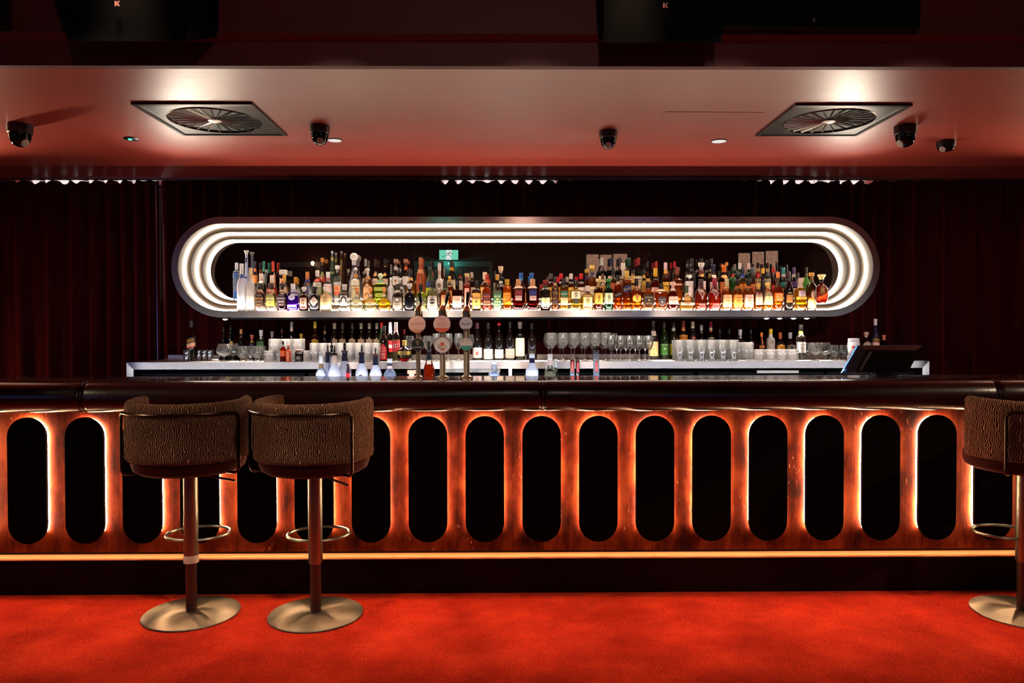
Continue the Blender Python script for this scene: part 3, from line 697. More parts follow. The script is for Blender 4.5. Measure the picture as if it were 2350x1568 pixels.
# ------------------------------------------------------------------ the lit niche
niche = empty('bottle_niche', (0.15, F, 0)); tag(niche, 'pill-shaped stepped steel niche with three rings of white light', 'display niche')
def NB(b, name, mats, parent=niche, **kw):
    o = b.build(name, mats, parent, **kw); o.location = (-0.15, -F, 0) if parent is niche else (0, 0, 0); return o
def stad(x0, x1, z0, z1, n=32):
    r = (z1-z0)/2; cz = (z0+z1)/2; pts = []
    ns = 26
    for i in range(ns): pts.append((x0+r+(x1-x0-2*r)*i/ns, z0))
    for i in range(n): a = -PI/2+PI*i/n; pts.append((x1-r+r*math.cos(a), cz+r*math.sin(a)))
    for i in range(ns): pts.append((x1-r-(x1-x0-2*r)*i/ns, z1))
    for i in range(n): a = PI/2+PI*i/n; pts.append((x0+r+r*math.cos(a), cz+r*math.sin(a)))
    return pts
ox0, ox1 = at_y(393, 613, F)[0], at_y(2019, 613, F)[0]; oz0, oz1 = at_y(1206, 728, F)[1], at_y(1206, 497.5, F)[1]
g1 = 0.0475
S0 = (ox0, ox1, oz0, oz1); S1 = (ox0+g1, ox1-g1, oz0+g1, oz1-g1)
def shrink(S, d): return (S[0]+d, S[1]-d, S[2]+d, S[3]-d)
S2 = shrink(S1, 0.0455); S3 = shrink(S2, 0.040)
TY = [F, F+0.11, F+0.22, F+0.33]
ring = lambda S, y: [(x, y, z) for x, z in stad(*S)]
NB(MB().loft([ring(S0, F+0.36), ring(S0, F), ring(S1, F)], True, (False, False)), 'front_ring', M_STEEL, ang=40)
NB(MB().loft([ring(S1, F), ring(S1, TY[1]), ring(S2, TY[1])], True, (False, False)), 'outer_step', M_NICHE, ang=40)
NB(MB().loft([ring(S2, TY[1]), ring(S2, TY[2]), ring(S3, TY[2])], True, (False, False)), 'middle_step', M_NICHE, ang=40)
NB(MB().loft([ring(S3, TY[2]), ring(S3, TY[3])], True, (False, False)), 'inner_step', M_NICHE, ang=40)
M_LINER = pbr('white_bounce_liner', (0.8, 0.76, 0.7), rough=0.5)  # white sheets added on the step floors to bounce tube light upward
for k_, (S_, ya, yb_) in enumerate(((S1, F+0.002, TY[1]-0.014), (S2, TY[1]+0.001, TY[2]-0.014), (S3, TY[2]+0.001, TY[3]-0.014))):
    NB(MB().box(S_[0]+0.33, S_[1]-0.33, ya, yb_, S_[2]-0.002, S_[2]+0.0007), 'bounce_liner', M_LINER, smooth=False)
bk = MB().loft([ring(S0, F+0.34), ring(S0, F+0.36)]); NB(bk, 'back_board', M_BLACK, smooth=False)
for k, S in enumerate((S1, S2, S3)):
    s_ = 0.005; SS = shrink(S, s_+0.001)
    NB(MB().tube([(x, TY[k+1]-s_-0.001, z) for x, z in stad(*SS)], s_, 8, True), 'light_tube', M_LED)
# mirror in three sheets with hairline seams
seams = [at_y(951, 600, MY)[0], at_y(1465, 600, MY)[0]]
for k in range(3):
    lo = [-99, seams[0]+0.0012, seams[1]+0.0012][k]; hi = [seams[0]-0.0012, seams[1]-0.0012, 99][k]; r = (S3[3]-S3[2])/2; cz = (S3[2]+S3[3])/2
    pts = [(min(max(x, lo), hi), z) for x, z in stad(*S3)]; q = []
    for p_ in pts:
        if not q or (abs(p_[0]-q[-1][0])+abs(p_[1]-q[-1][1])) > 1e-6: q.append(p_)
    if q[0] == q[-1]: q.pop()
    o = NB(MB().prism(q, MY, MY+0.004), 'mirror_sheet', M_MIRROR, smooth=False)
for x in seams:
    NB(MB().box(x-0.0012, x+0.0012, MY-0.0005, MY+0.003, S3[2], S3[3]), 'seam_strip', M_CHROME, smooth=False)
NB(MB().box(at_y(520, 730, F)[0], at_y(1880, 730, F)[0], F+0.06, F+0.14, oz0-0.012, oz0-0.0005), 'support_rail', M_BLACK, smooth=False)
NB(MB().box(-1.9, 2.2, F+0.16, F+0.34, oz0-0.012, oz0-0.0005), 'rear_rail', M_BLACK, smooth=False)
for x in (-1.6, 0.15, 1.9):
    NB(MB().tube([(x, F+0.30, oz1-0.01), (x, F+0.30, CEIL-0.001)], 0.005, 8), 'hanger_rod', M_BLACK)
for i, p_ in enumerate((518, 1758, 1788, 1820, 1850)):
    X, Z = at_y(p_, 731, F+0.05); t = empty('under_shelf_light', (X, F+0.04, oz0))
    tag(t, 'small pale light under the niche '+['at its far rounded end', 'over the ribbed tumblers, next to the tall glasses', 'over the middle of the ribbed tumblers', 'over the last ribbed tumblers', 'over the white-labelled vermouth bottle'][i], 'light', 'small lights under the niche')
    b = MB(); b.lathe([(0.026, 0), (0.026, -0.006), (0.022, -0.010), (0.021, -0.008)], 18); b.build('rim', M_CHROME, t)
    b = MB(); b.lathe([(0.021, -0.006), (0.015, -0.016), (0.001, -0.02)], 18); b.build('lens', emis('puck_lens', (1, 0.9, 0.85), 1.6), t)

# ------------------------------------------------------------------ bar stools
M_VELVET = pbr('dark_red_velvet', (0.028, 0.0015, 0.0015), rough=0.85, spec=0.1, Sheen_Weight=0.05, Sheen_Tint=(0.9, 0.05, 0.03, 1))
M_LOWPOLE = pbr('lower_pole_bronze', (0.10, 0.055, 0.05), rough=0.4, metal=0.8)
def base_metal():
    m, nt, p = mat_pr('spun_steel_base', rough=0.4, metal=0.92)
    c = nt.nodes.new('ShaderNodeTexCoord'); gr = tex(nt, 'ShaderNodeTexNoise', coords(nt, scale=(1, 1, 1)), Scale=9.0, Detail=5.0)
    col = ramp(nt, gr.outputs[0], [(0.3, (0.36, 0.36, 0.28)), (0.7, (0.56, 0.55, 0.44))]); nt.links.new(col, p.inputs['Base Color'])
    t = nt.nodes.new('ShaderNodeTangent'); t.direction_type = 'RADIAL'; t.axis = 'Z'; nt.links.new(t.outputs[0], p.inputs['Tangent']); p.inputs['Anisotropic'].default_value = 0.85
    r = nt.nodes.new('ShaderNodeMapRange'); r.inputs['To Min'].default_value = 0.34; r.inputs['To Max'].default_value = 0.5; nt.links.new(gr.outputs[0], r.inputs[0]); nt.links.new(r.outputs[0], p.inputs['Roughness'])
    return m
M_BASE = base_metal()
def make_stool(x, y, rot, label, band=False, lever=(0.3,), ring_rot=0.0):
    t = empty('bar_stool', (x, y, 0), rot); tag(t, label, 'bar stool', 'upholstered swivel bar stools')
    b = MB(); b.lathe([(0.001, 0.0), (0.222, 0.0), (0.228, 0.004), (0.226, 0.008), (0.15, 0.013), (0.05, 0.017), (0.001, 0.018)], 72); b.build('base', M_BASE, t)
    zj = 0.255
    b = MB(); b.lathe([(0.0265, 0.012), (0.0265, zj+0.03)], 28); b.build('lower_pole', M_LOWPOLE, t)
    b = MB(); b.lathe([(0.033, zj), (0.034, zj+0.004), (0.034, 0.715)], 28); s_ = b.build('pole_sleeve', M_SATIN, t)
    if band:
        b = MB(); b.lathe([(0.0352, zj+0.001), (0.0358, zj+0.004), (0.0358, zj+0.036), (0.0352, zj+0.038)], 28); o = b.build('tape_band', pbr('cream_tape', (0.75, 0.62, 0.52), rough=0.6), s_); o['label'] = 'pale tape wound round the sleeve'
    # footrest loop toward the bar
    b = MB(); pts = []
    for i in range(36):
        a = 2*PI*i/36; pts.append((0.153*math.cos(a), 0.125+0.137*math.sin(a)*(1.0), 0.365))
    ca, sa = math.cos(ring_rot-rot), math.sin(ring_rot-rot)
    b.tube([(px_*ca-py_*sa, px_*sa+py_*ca, z) for px_, py_, z in pts], 0.0075, 8, True); b.build('footrest', M_SATIN, t)
    # seat cushion
    b = MB(); b.lathe([(0.10, 0.705), (0.225, 0.712), (0.252, 0.728), (0.262, 0.755), (0.258, 0.79), (0.24, 0.812), (0.12, 0.822), (0.001, 0.823)], 56); b.build('seat', M_VELVET, t)
    b = MB(); b.lathe([(0.045, 0.690), (0.11, 0.692), (0.11, 0.706)], 24); b.build('swivel_plate', M_BRONZE, t)
    # tub back: rounded slab bent round the seat
    rnd = random.Random(5); b = MB(); b.uv = []; rings = []; NA = 150; A = math.radians(114)
    sec = []
    R0, R1, z0, z1 = 0.232, 0.287, 0.776, 1.058
    cr = 0.026
    for cxs, czs, a0 in ((R1-cr, z0+cr, -PI/2), (R1-cr, z1-cr, 0), (R0+cr, z1-cr, PI/2), (R0+cr, z0+cr, PI)):
        for k in range(6):
            a = a0+PI/2*k/5; sec.append((cxs+cr*math.cos(a), czs+cr*math.sin(a)))
        if a0 == -PI/2:
            for k in range(1, 14): sec.append((R1, z0+cr+(z1-z0-2*cr)*k/14))
        if a0 == PI/2:
            for k in range(1, 7): sec.append((R0, z1-cr-(z1-z0-2*cr)*k/7))
    ln = [0]
    for i in range(1, len(sec)): ln.append(ln[-1]+math.hypot(sec[i][0]-sec[i-1][0], sec[i][1]-sec[i-1][1]))
    for i in range(NA+1):
        al = -A+2*A*i/NA; e = min(i, NA-i); k = 1.0 if e > 7 else math.sin((e+0.6)/7.6*PI/2)**0.6
        rm, zm = (R0+R1)/2, (z0+z1)/2; ring = []
        for j, (r, z) in enumerate(sec):
            rr = rm+(r-rm)*k; kz = 1-(1-k)*0.10; zz = zm+(z-zm)*kz
            nz_ = (rnd.random()-0.5)*0.0032; rr += nz_ if r > rm else -nz_
            zz += 0.014*(al/A)**2 if z > 0.9 else 0.0; ring.append((rr*math.sin(al), -rr*math.cos(al), zz + (rnd.random()-0.5)*0.002)); b.uv.append((al*0.26, ln[j]))
        rings.append(ring)
    b.loft(rings, True, (True, True)); b.build('backrest', M_BOUCLE, t, ang=80)
    # bronze tube frame round the back, down and under the seat
    b = MB(); RF = 0.300; AF = math.radians(63); zt_, zb_ = 1.012, 0.722; p = []
    def pf(al, z, r=RF): return (r*math.sin(al), -r*math.cos(al), z)
    p.append(pf(-AF, zb_, 0.12)); p.append(pf(-AF, zb_-0.005, 0.25))
    for k in range(5): a = PI/2*k/4; p.append(pf(-AF, zb_-0.005+0.03*(1-math.cos(a)), 0.27+0.03*math.sin(a)))
    for k in range(1, 6): p.append(pf(-AF, zb_+0.025+(zt_-0.035-zb_-0.025)*k/5))
    for k in range(1, 5): a = PI/2*k/4; p.append(pf(-AF+0.035/RF*(1-math.cos(a)), zt_-0.035+0.035*math.sin(a)))
    for k in range(1, 28): p.append(pf(-AF+0.12+(2*AF-0.24)*k/28, zt_))
    p2 = [(-q[0], q[1], q[2]) for q in reversed(p[:16])]; p += p2
    b.tube(p, 0.0072, 8); b.build('back_frame', M_BRONZE, t)
    la = lever[0]-rot
    b = MB(); d = (math.cos(la), math.sin(la)); b.tube([(0.05*d[0], 0.05*d[1], 0.70), (0.13*d[0], 0.13*d[1], 0.688), (0.17*d[0], 0.17*d[1], 0.683), (0.27*d[0], 0.27*d[1], 0.676)], [0.005, 0.005, 0.006, 0.006], 8); b.build('lever', M_BLACK, t)
    return t
sx, sy = at_z(440, 1409, 0.0); make_stool(sx, sy, math.radians(5), 'boucle bar stool with pale tape on its pole, turned square to the bar', True, (-0.35,), 0.12)
sx, sy = at_z(725, 1411, 0.0); make_stool(sx, sy, math.radians(-15), 'boucle bar stool turned toward its neighbour, no tape on the pole', False, (-0.75,), 0.12)
sx, sy = at_z(2347, 1407, 0.0); make_stool(sx, sy, math.radians(14), 'lone boucle bar stool at the far bar end, cut by the frame', False, (0.2,), 0.0)

# ------------------------------------------------------------------ bottles
# outline of each kind: (radius share, height share) up to the mouth; then cap radius share, cap from, cap to; section exponent
SHP = {
 'std':   ([(.92,0),(1,.02),(1,.60),(.95,.65),(.78,.70),(.5,.74),(.38,.77),(.36,.88)], (.40,.85), 2),
 'wine':  ([(.92,0),(1,.02),(1,.50),(.93,.57),(.72,.66),(.48,.73),(.37,.80),(.36,.93)], (.40,.84), 2),
 'bord':  ([(.92,0),(1,.02),(1,.60),(.93,.66),(.66,.71),(.42,.745),(.37,.78),(.37,.93)], (.41,.82), 2),
 'sq':    ([(.94,0),(1,.015),(1,.63),(.93,.67),(.55,.70),(.42,.73),(.40,.84)], (.44,.82), 5),
 'squat': ([(.94,0),(1,.02),(1,.60),(.90,.655),(.48,.69),(.36,.72),(.36,.80)], (.40,.78), 5),
 'dec':   ([(.72,0),(.82,.03),(1,.34),(1,.66),(.88,.70),(.42,.73),(.36,.76),(.36,.82)], (.36,.79), 5),
 'cone':  ([(.92,0),(1,.02),(1,.48),(.92,.54),(.62,.62),(.44,.70),(.34,.80),(.32,.90)], (.35,.84), 2),
 'dome':  ([(.94,0),(1,.02),(1,.45),(.96,.54),(.82,.62),(.58,.68),(.34,.72),(.32,.80)], (.38,.77), 2.6),
 'cognac':([(.98,0),(1,.04),(1,.22),(.95,.34),(.8,.46),(.55,.55),(.26,.61),(.22,.74)], (.24,.70), 2),
 'patron':([(.9,0),(1,.04),(1,.24),(.94,.36),(.74,.46),(.42,.53),(.26,.57),(.25,.68)], (.34,.68), 2.6),
 'long':  ([(.92,0),(1,.02),(1,.50),(.9,.56),(.55,.61),(.36,.65),(.33,.90)], (.37,.82), 2),
 'tallsq':([(.95,0),(1,.015),(1,.74),(.9,.77),(.5,.79),(.45,.82)], (.50,.80), 4),
 'rocket':([(.9,0),(1,.02),(1,.30),(.82,.50),(.60,.72),(.48,.90),(.48,.95)], (.66,.92), 2),
 'ball':  ([(.8,0),(.95,.03),(1,.12),(.93,.30),(.66,.50),(.40,.66),(.32,.72),(.34,.76)], (.74,.74), 2),
 'champ': ([(.92,0),(1,.02),(1,.42),(.92,.52),(.7,.63),(.48,.74),(.38,.84),(.38,.90)], (.44,.88), 2),
 'jar':   ([(.95,0),(1,.02),(1,.80),(.9,.84),(.84,.86)], (.92,.84), 2),
 'flask': ([(.5,0),(.72,.04),(.93,.16),(1,.32),(.93,.48),(.72,.60),(.42,.66),(.26,.70),(.26,.86)], (.40,.84), 2),
 'sphere':([(.3,0),(.45,.02),(.72,.10),(.93,.22),(1,.36),(.93,.50),(.72,.61),(.4,.69),(.26,.73),(.26,.86)], (.28,.74), 2),
 'slim':  ([(.92,0),(1,.02),(1,.52),(.9,.60),(.6,.68),(.42,.74),(.38,.92)], (.42,.70), 2),
 'taper': ([(1,0),(1,.02),(.9,.3),(.72,.7),(.62,.94)], (.64,.90), 2),
 'thick': ([(.92,0),(1,.02),(1,.60),(.9,.68),(.70,.74),(.62,.78),(.60,.88)], (.66,.85), 2),
 'pour':  ([(.9,0),(1,.03),(1,.55),(.97,.60),(.66,.685),(.44,.75),(.38,.80),(.36,.86)], (.42,.855), 2),
 'bulb':  ([(.9,0),(1,.03),(1,.68),(.92,.74),(.55,.80),(.42,.83),(.48,.87),(.38,.91),(.34,.93),(.34,.96)], (.42,.925), 2),
 'round': ([(.9,0),(1,.03),(1,.64),(.90,.72),(.52,.775),(.38,.80),(.34,.84),(.34,.95)], (.42,.90), 2),
 'vodka': ([(.9,0),(1,.03),(1,.70),(.95,.76),(.62,.79),(.46,.81),(.46,.96)], (.50,.94), 2),
 'tallb': ([(.92,0),(1,.02),(1,.66),(.93,.70),(.66,.75),(.42,.79),(.37,.82),(.37,.94)], (.42,.86), 2),
 'milk':  ([(.9,0),(.95,.03),(.8,.3),(.82,.5),(1,.65),(1,.71),(.62,.79),(.42,.86),(.40,.94)], (.42,.93), 2),
}
GL = {'clear': ((.93,.93,.92), 0), 'pale': ((.88,.93,.95), 0.06), 'amber': ((.75,.42,.15), 0), 'green': ((.30,.62,.30), 0), 'brown': ((.42,.2,.08), 0), 'blue': ((.7,.82,1.0), .12), 'smoke': ((.35,.32,.32), 0)}
def prof_r(pr, z):
    for (r0, z0), (r1, z1) in zip(pr, pr[1:]):
        if z0 <= z <= z1: return r0+(r1-r0)*(z-z0)/max(z1-z0, 1e-6)
    return pr[-1][0]
def smoothp(pr, k=3):
    out = []
    for i, ((r0, z0), (r1, z1)) in enumerate(zip(pr, pr[1:])):
        n = k if (0 < i < len(pr)-2 and abs(r1-r0) > 0.04) else 1
        rp = pr[i-1][0] if i else r0; rn = pr[i+2][0] if i+2 < len(pr) else r1
        for q in range(n):
            t = q/n
            if n == 1: out.append((r0, z0)); continue
            # catmull-rom in the radius
            v = 0.5*((2*r0)+(-rp+r1)*t+(2*rp-5*r0+4*r1-rn)*t*t+(-rp+3*r0-3*r1+rn)*t**3)
            out.append((min(v, 1.0) if max(r0, r1) <= 1 else v, z0+(z1-z0)*t))
    out.append(pr[-1]); return out
def front_y(x, a, b, p):
    q = min(abs(x/a), 0.999); return -b*(1-q**p)**(1.0/p)
def label_part(parent, name, R, b_, p, h, z0, z1, wf, col, texts=(), kind='rect', shade=None, rz=None, pos=0.0, slant=0.0, off=0.0006):
    """a paper label lying on the glass; the lettering is part of it"""
    mb = MB(); nx = 10; wa = R*wf; rows = 5 if kind != 'rect' or rz else 2
    if slant: rows = 6
    vs = []; zs = []
    for j in range(rows+1):
        tz = j/rows; z = (z0+(z1-z0)*tz)*h
        rr = rz((z0+(z1-z0)*tz)) if rz else 1.0
        if kind == 'oval' or kind == 'circle': ww = wa*math.sqrt(max(0.0, 1-(2*tz-1)**2))+1e-4
        elif kind == 'diamond': ww = wa*(1-abs(2*tz-1))+1e-4
        elif kind == 'arch': ww = wa*(1.0 if tz < 0.6 else math.sqrt(max(0.02, 1-((tz-0.6)/0.4)**2)))
        elif kind == 'shield': ww = wa*(1.0 if tz > 0.4 else (0.1+0.9*math.sqrt(tz/0.4)))
        else: ww = wa
        ww = min(ww, R*rr*0.985)
        for i in range(nx+1):
            x = -ww+2*ww*i/nx
            vs.append((x, front_y(x, R*rr, b_*rr, p)-off, z+slant*x))
    W = nx+1
    mb.add(vs, [(j*W+i, j*W+i+1, (j+1)*W+i+1, (j+1)*W+i) for j in range(rows) for i in range(nx)])
    vb = [(x, y+0.0005, z) for x, y, z in vs]; mb.add(vb, [(j*W+i, (j+1)*W+i, (j+1)*W+i+1, j*W+i+1) for j in range(rows) for i in range(nx)])
    mats = [pbr('paper_'+col, col, rough=0.55)]
    for tx_ in texts:
        s_, zc, tw, th, tc = tx_
        if 'ink_'+tc not in [m.name for m in mats]: mats.append(pbr('ink_'+tc, tc, rough=0.6))
        mi = [m.name.split('.')[0] for m in mats].index('ink_'+tc)
        z = (z0+(z1-z0)*zc)*h; hh = (z1-z0)*h*th; ww = wa*2*tw
        if s_ == '#dot':
            vs = [(0, 0)]+[(0.5*math.cos(2*PI*k/12), 0.5*math.sin(2*PI*k/12)) for k in range(12)]; fs = [(0, 1+k, 1+(k+1) % 12) for k in range(12)]
        elif s_ == '#bar': vs = [(-.5, -.5), (-.25, -.5), (0, -.5), (.25, -.5), (.5, -.5), (.5, .5), (.25, .5), (0, .5), (-.25, .5), (-.5, .5)]; fs = [(0, 1, 8, 9), (1, 2, 7, 8), (2, 3, 6, 7), (3, 4, 5, 6)]
        elif s_ == '#tri': vs = [(-.5, .5), (.5, .5), (0, -.5)]; fs = [(0, 2, 1)]
        elif s_ == '#arch':
            vs = []; fs = []
            for k in range(13):
                a = PI*(-0.15)+PI*1.3*k/12; vs += [(0.5*math.cos(a), 0.5*math.sin(a)+.0), (0.3*math.cos(a), 0.3*math.sin(a)+.0)]
            fs = [(2*k, 2*k+2, 2*k+3, 2*k+1) for k in range(12)]
        elif s_ == '#stag':
            vs = [(-.08, -.5), (.08, -.5), (.16, .0), (-.16, .0), (-.5, .5), (-.4, .5), (-.1, .05), (.5, .5), (.4, .5), (.1, .05), (-.32, .2), (-.2, .5), (.32, .2), (.2, .5)]
            fs = [(0, 1, 2, 3), (3, 6, 5, 4), (2, 7, 8, 9), (6, 10, 11), (9, 13, 12)]
        else: vs, fs = text_geo(s_)
        P_ = []
        for x, y in vs:
            xx = x*ww+pos*R; xx = max(-R*0.98, min(R*0.98, xx)); zz = z+y*hh; rr = rz(zz/h) if rz else 1.0
            P_.append((xx, front_y(xx, R*rr, b_*rr, p)-off-0.0006, zz+slant*xx))
        mb.add(P_, fs, mi)
    o = mb.build(name, mats, parent, smooth=False); return o
def bottle(X, Y, z0, h, R, shape, glass, liq, cap, labels, desc, name='spirit_bottle', cat='bottle', group=None, bmax=0.042, fill=None, rows_n=18):
    pr, (cr, cz), p = SHP[shape]
    t = empty(name, (X, Y, z0)); tag(t, desc, cat, group)
    b_ = min(R, bmax) if shape not in ('flask',) else R*0.5
    ky = b_/R; n = 24 if p == 2 else 32
    fp = smoothp(pr); prz = [(r*R, z*h) for r, z in fp]
    mb = MB(); mb.lathe(prz, n, p=p, ky=ky, caps=(True, False))
    if glass in GL: gm = thin_glass('glass_'+glass, GL[glass][0], 0.03, GL[glass][1])
    else:
        g_, tr = (glass.split('/')+['0'])[:2]; tr = float(tr)
        gm = pbr('glaze_'+g_, g_, rough=0.12, coat=0.3) if tr == 0 else frost(g_, tr)
    body = mb.build('body', gm, t, ang=50)
    if liq:
        fl = fill or 0.62; q = 0.93
        lp = [(r*R*q, max(z*h, 0.006)) for r, z in fp if z < fl]+[(prof_r(fp, fl)*R*q, fl*h)]
        mb = MB(); mb.lathe(lp, n, p=p, ky=ky); mb.build('liquid', liquid(liq), t, ang=60)
    if cap:
        cc, ct, col = (cap.split(':')+['cyl', ''])[:3] if cap.count(':') < 2 else cap.split(':')
        if cap.count(':') == 0: ct, col = 'cyl', ''
        elif cap.count(':') == 1: ct = cap.split(':')[1]; col = ''
        m = pbr('cap_'+cc, cc, rough=0.35, spec=0.5); mb = MB(); c0, c1 = cz*h, h; r = cr*R; d = c1-c0
        if ct == 'cyl': mb.lathe([(r, c0), (r*1.02, c0+d*0.04), (r*1.02, c1-d*0.08), (r*0.93, c1)], 20)
        elif ct == 'band': mb.lathe([(r, c0), (r, c0+d*0.55), (r*1.12, c0+d*0.58), (r*1.12, c1-d*0.04), (r, c1)], 20)
        elif ct == 'flare': mb.lathe([(r*.9, c0), (r*.9, c0+d*.35), (r*1.35, c0+d*.62), (r*1.5, c1-d*.06), (r*1.4, c1)], 20)
        elif ct == 'cork': mb.lathe([(r*.8, c0), (r*.85, c0+d*.45), (r*1.35, c0+d*.5), (r*1.35, c1-d*.05), (r*1.2, c1)], 20)
        elif ct == 'ball':
            rb = max(r, 0.002); cb = c1-min(rb, d*0.5); rb2 = min(rb, d*0.5); mb.lathe([(rb*.5, c0), (rb*.55, cb-rb2*.95)]+[(rb*max(math.cos(a), .02), cb+rb2*math.sin(a)) for a in [-1.2+2.75*k/9 for k in range(10)]], 20)
        elif ct == 'pourer':
            mb.lathe([(r*1.1, c0), (r*1.2, c0+d*.02), (r*1.1, c0+d*.25), (r*1.35, c0+d*.27), (r*1.0, c0+d*.33), (r*.35, c0+d*.37), (r*.3, c1*.3+(c0+d*.37)*.7), (r*.24, c1)], 16)
        elif ct == 'tube': mb.lathe([(r*1.1, c0), (r*1.2, c0+d*.05), (r*1.2, c0+d*.24), (r*.5, c0+d*.28), (r*.5, c1)], 16)
        mb.build({'pourer': 'pour_spout', 'tube': 'pour_spout', 'cork': 'stopper', 'ball': 'stopper', 'flare': 'stopper'}.get(ct, 'cap'), m, t, ang=50)
        if col:
            zc0, zc1 = (cz-0.085), cz; rr = lambda z: prof_r(fp, z)*R*1.03
            if ct in ('pourer', 'tube'): zc0, zc1 = cz-0.12, cz
            mb = MB(); mb.lathe([(rr(zc0), zc0*h), (rr(zc1), zc1*h)], 20, ky=1.0 if p != 2 else ky, caps=(False, False)); mb.build('neck_band', pbr('cap_'+col, col, rough=0.4), t)
    rzf = lambda z: prof_r(fp, z)
    for i, L_ in enumerate(labels or ()):
        z0_, z1_, wf, colr = L_[:4]; texts = L_[4] if len(L_) > 4 else (); kind = L_[5] if len(L_) > 5 else 'rect'; sl = L_[6] if len(L_) > 6 else 0.0
        label_part(t, 'front_label' if i == 0 else 'small_label', R, b_, p, h, z0_, z1_, wf, colr, texts, kind, rz=rzf, slant=sl)
    return t
def T(s_, zc=.6, tw=.8, th=.18, c='1a1208'): return (s_, zc, tw, th, c)

# ------------------------------------------------------------------ bottles in the niche, three stepped rows
ROWS = {1: (F+0.052, S1[2]), 2: (F+0.158, S2[2]), 3: (F+0.268, S3[2])}
GRP = 'spirit bottles in the lit niche'
def N(px, top, wpx, row, shape, glass, liq, cap, labels, desc, fill=None, cat='bottle'):
    Y, zf = ROWS[row]; X, zt = at_y(px, top, Y); zf += 0.0015
    Xf = X; h = zt-zf; R = wpx/2.0/FPX*Y*(0.955 if row == 1 else 0.92)
    base = at_y(px, 700, Y)[0]
    lab = []
    for L_ in labels:
        za, zb = at_y(px, L_[1], Y)[1], at_y(px, L_[0], Y)[1]
        lab.append(((za-zf)/h, (zb-zf)/h)+tuple(L_[2:]))
    bm = 0.041 if row == 1 else 0.040
    return bottle(base, Y, zf, h, R, shape, glass, liq, cap, lab, desc, GRP and 'spirit_bottle', cat, GRP, bmax=bm, fill=fill)
W_, K_, CR = 'f3ece4', '120a08', 'e8d4a4'
# --- back row
N(544,603,16,3,'tallsq','blue','dfe9f5','c8c8cc',[(625,640,.5,'1f4f9a',(),'circle'),(668,686,.8,'2a66b8')],'square clear bottle with a blue dot label at the niche end, back row',.72)
N(566.5,575,12,3,'rocket','c9d4f2/0.35',None,'e8e0dc:flare',[(592,604,.35,'1b2340'),(635,640,.4,'2a3c78')],'very tall pale blue frosted bottle with a flared stopper')
N(586,600,15,3,'bord','clear','e8e0d0','2a2a3a:cyl:f08a3c',[(632,651,.95,'f29a4a',[T('#dot',.5,.4,.5,'f6b878')])],'clear bottle with navy cap, orange neck band and orange label')
N(606.2,600,16,3,'bord','clear','c8c8b8','2a7a66:cyl:3a9a88',[(630,654,.95,'8fa8a0',[T('#dot',.4,.4,.4,'cde0dc')])],'clear bottle with green cap and grey-teal label, back row')
N(627.3,600,16,3,'bord','clear','5a1410','d8402c:cyl:e8553a',[(632,660,.95,'f0885a',[T('#tri',.5,.5,.4,'f6c8a0')])],'clear bottle with bright red cap and coral label, back row')
N(650.6,619.6,21,3,'jar','clear','e6d2b2','d8d0c4:cyl',[(640,660,.6,'f0c090',[T('#dot',.5,.5,.5,'c85a28')])],'wide-mouthed clear jar bottle with a broad pale lid',.6)
N(740.6,592,17,3,'long','clear','b8b070','d98a3c:cork',[(624,636,.9,'7a7a3a'),(633,648,.95,'c8452c',[T('#dot',.6,.3,.5,'f0e0c0')])],'long-necked bottle with orange cork and red-spotted label')
N(763,575.7,15,3,'champ','2c4430/0.1',None,'b8b8b8:ball:c8b878',[(618,636,.9,'1a2a1c',[T('PATRON',.5,.8,.3,'d8cc90')])],'dark green tall bottle with a round silver stopper')
N(784.2,577,15,3,'champ','3a1c0a/0.1',None,'6a4436:ball',[(596,640,.3,'8a6a2a')],'dark brown tall bottle with a round copper stopper')
def zigzag(t):
    for ch in list(t.children):
        if ch.name.startswith('body'):
            m = ch.data.materials[0].copy(); m.name = 'painted_ceramic'; nt = m.node_tree
            p = [n for n in nt.nodes if n.type == 'BSDF_PRINCIPLED'][0]
            v = tex(nt, 'ShaderNodeTexVoronoi', coords(nt), Scale=170.0, feature='DISTANCE_TO_EDGE')
            c = ramp(nt, v.outputs['Distance'], [(0.1, (0.03, 0.02, 0.06)), (0.2, (0.85, 0.8, 0.78))]); nt.links.new(c, p.inputs['Base Color'])
            ch.data.materials[0] = m
t = N(813,580.6,27,3,'ball','efe6e2',None,'e8dcd8:ball:2a1838',[],'tall white patterned ceramic decanter with a big ball stopper'); zigzag(t)
N(839.5,594.7,16,3,'long','clear','e0d8b0','b0a8a0:cyl',[(616,626,.5,'d8c8a0',(),'circle'),(640,660,.9,'e8c8a8')],'clear long-necked bottle with silver cap behind the amber reposado')
N(861.7,594.7,17,3,'long','clear','9a6a1c','4a2e1a:cyl',[(626,635,.5,'f0b860',(),'circle'),(640,655,.95,'f0d0b0',[T('anejo',.5,.6,.4)])],'clear long-necked bottle with a gold medallion, first of the pair')
N(884,594.7,17,3,'long','clear','8a5414','2c1a10:cyl',[(607,613,.42,'e8cc90'),(626,635,.5,'f0b860',(),'circle'),(640,655,.95,'f0d0b0')],'dark-capped long-necked bottle with gold medallion and pale collar')
N(898,607,10,3,'slim','clear','d8d0c4','9c9490',[(640,680,.7,'d0c8c0')],'slim clear bottle between two long-necked medallion bottles',.6)
N(908.9,595,19,3,'bord','clear','d8cfc0','b07a5a:cork:e8ddd0',[(635,655,.95,'f4ece0',[T('#dot',.5,.3,.3,'b84a30')])],'clear bottle with a wide cork and white neck seal')
N(920.2,606.6,10,3,'slim','clear','9a9088','3a3430',[(616,624,.6,'e8dcd0',(),'circle')],'slim dark-necked bottle between two wide-corked bottles')
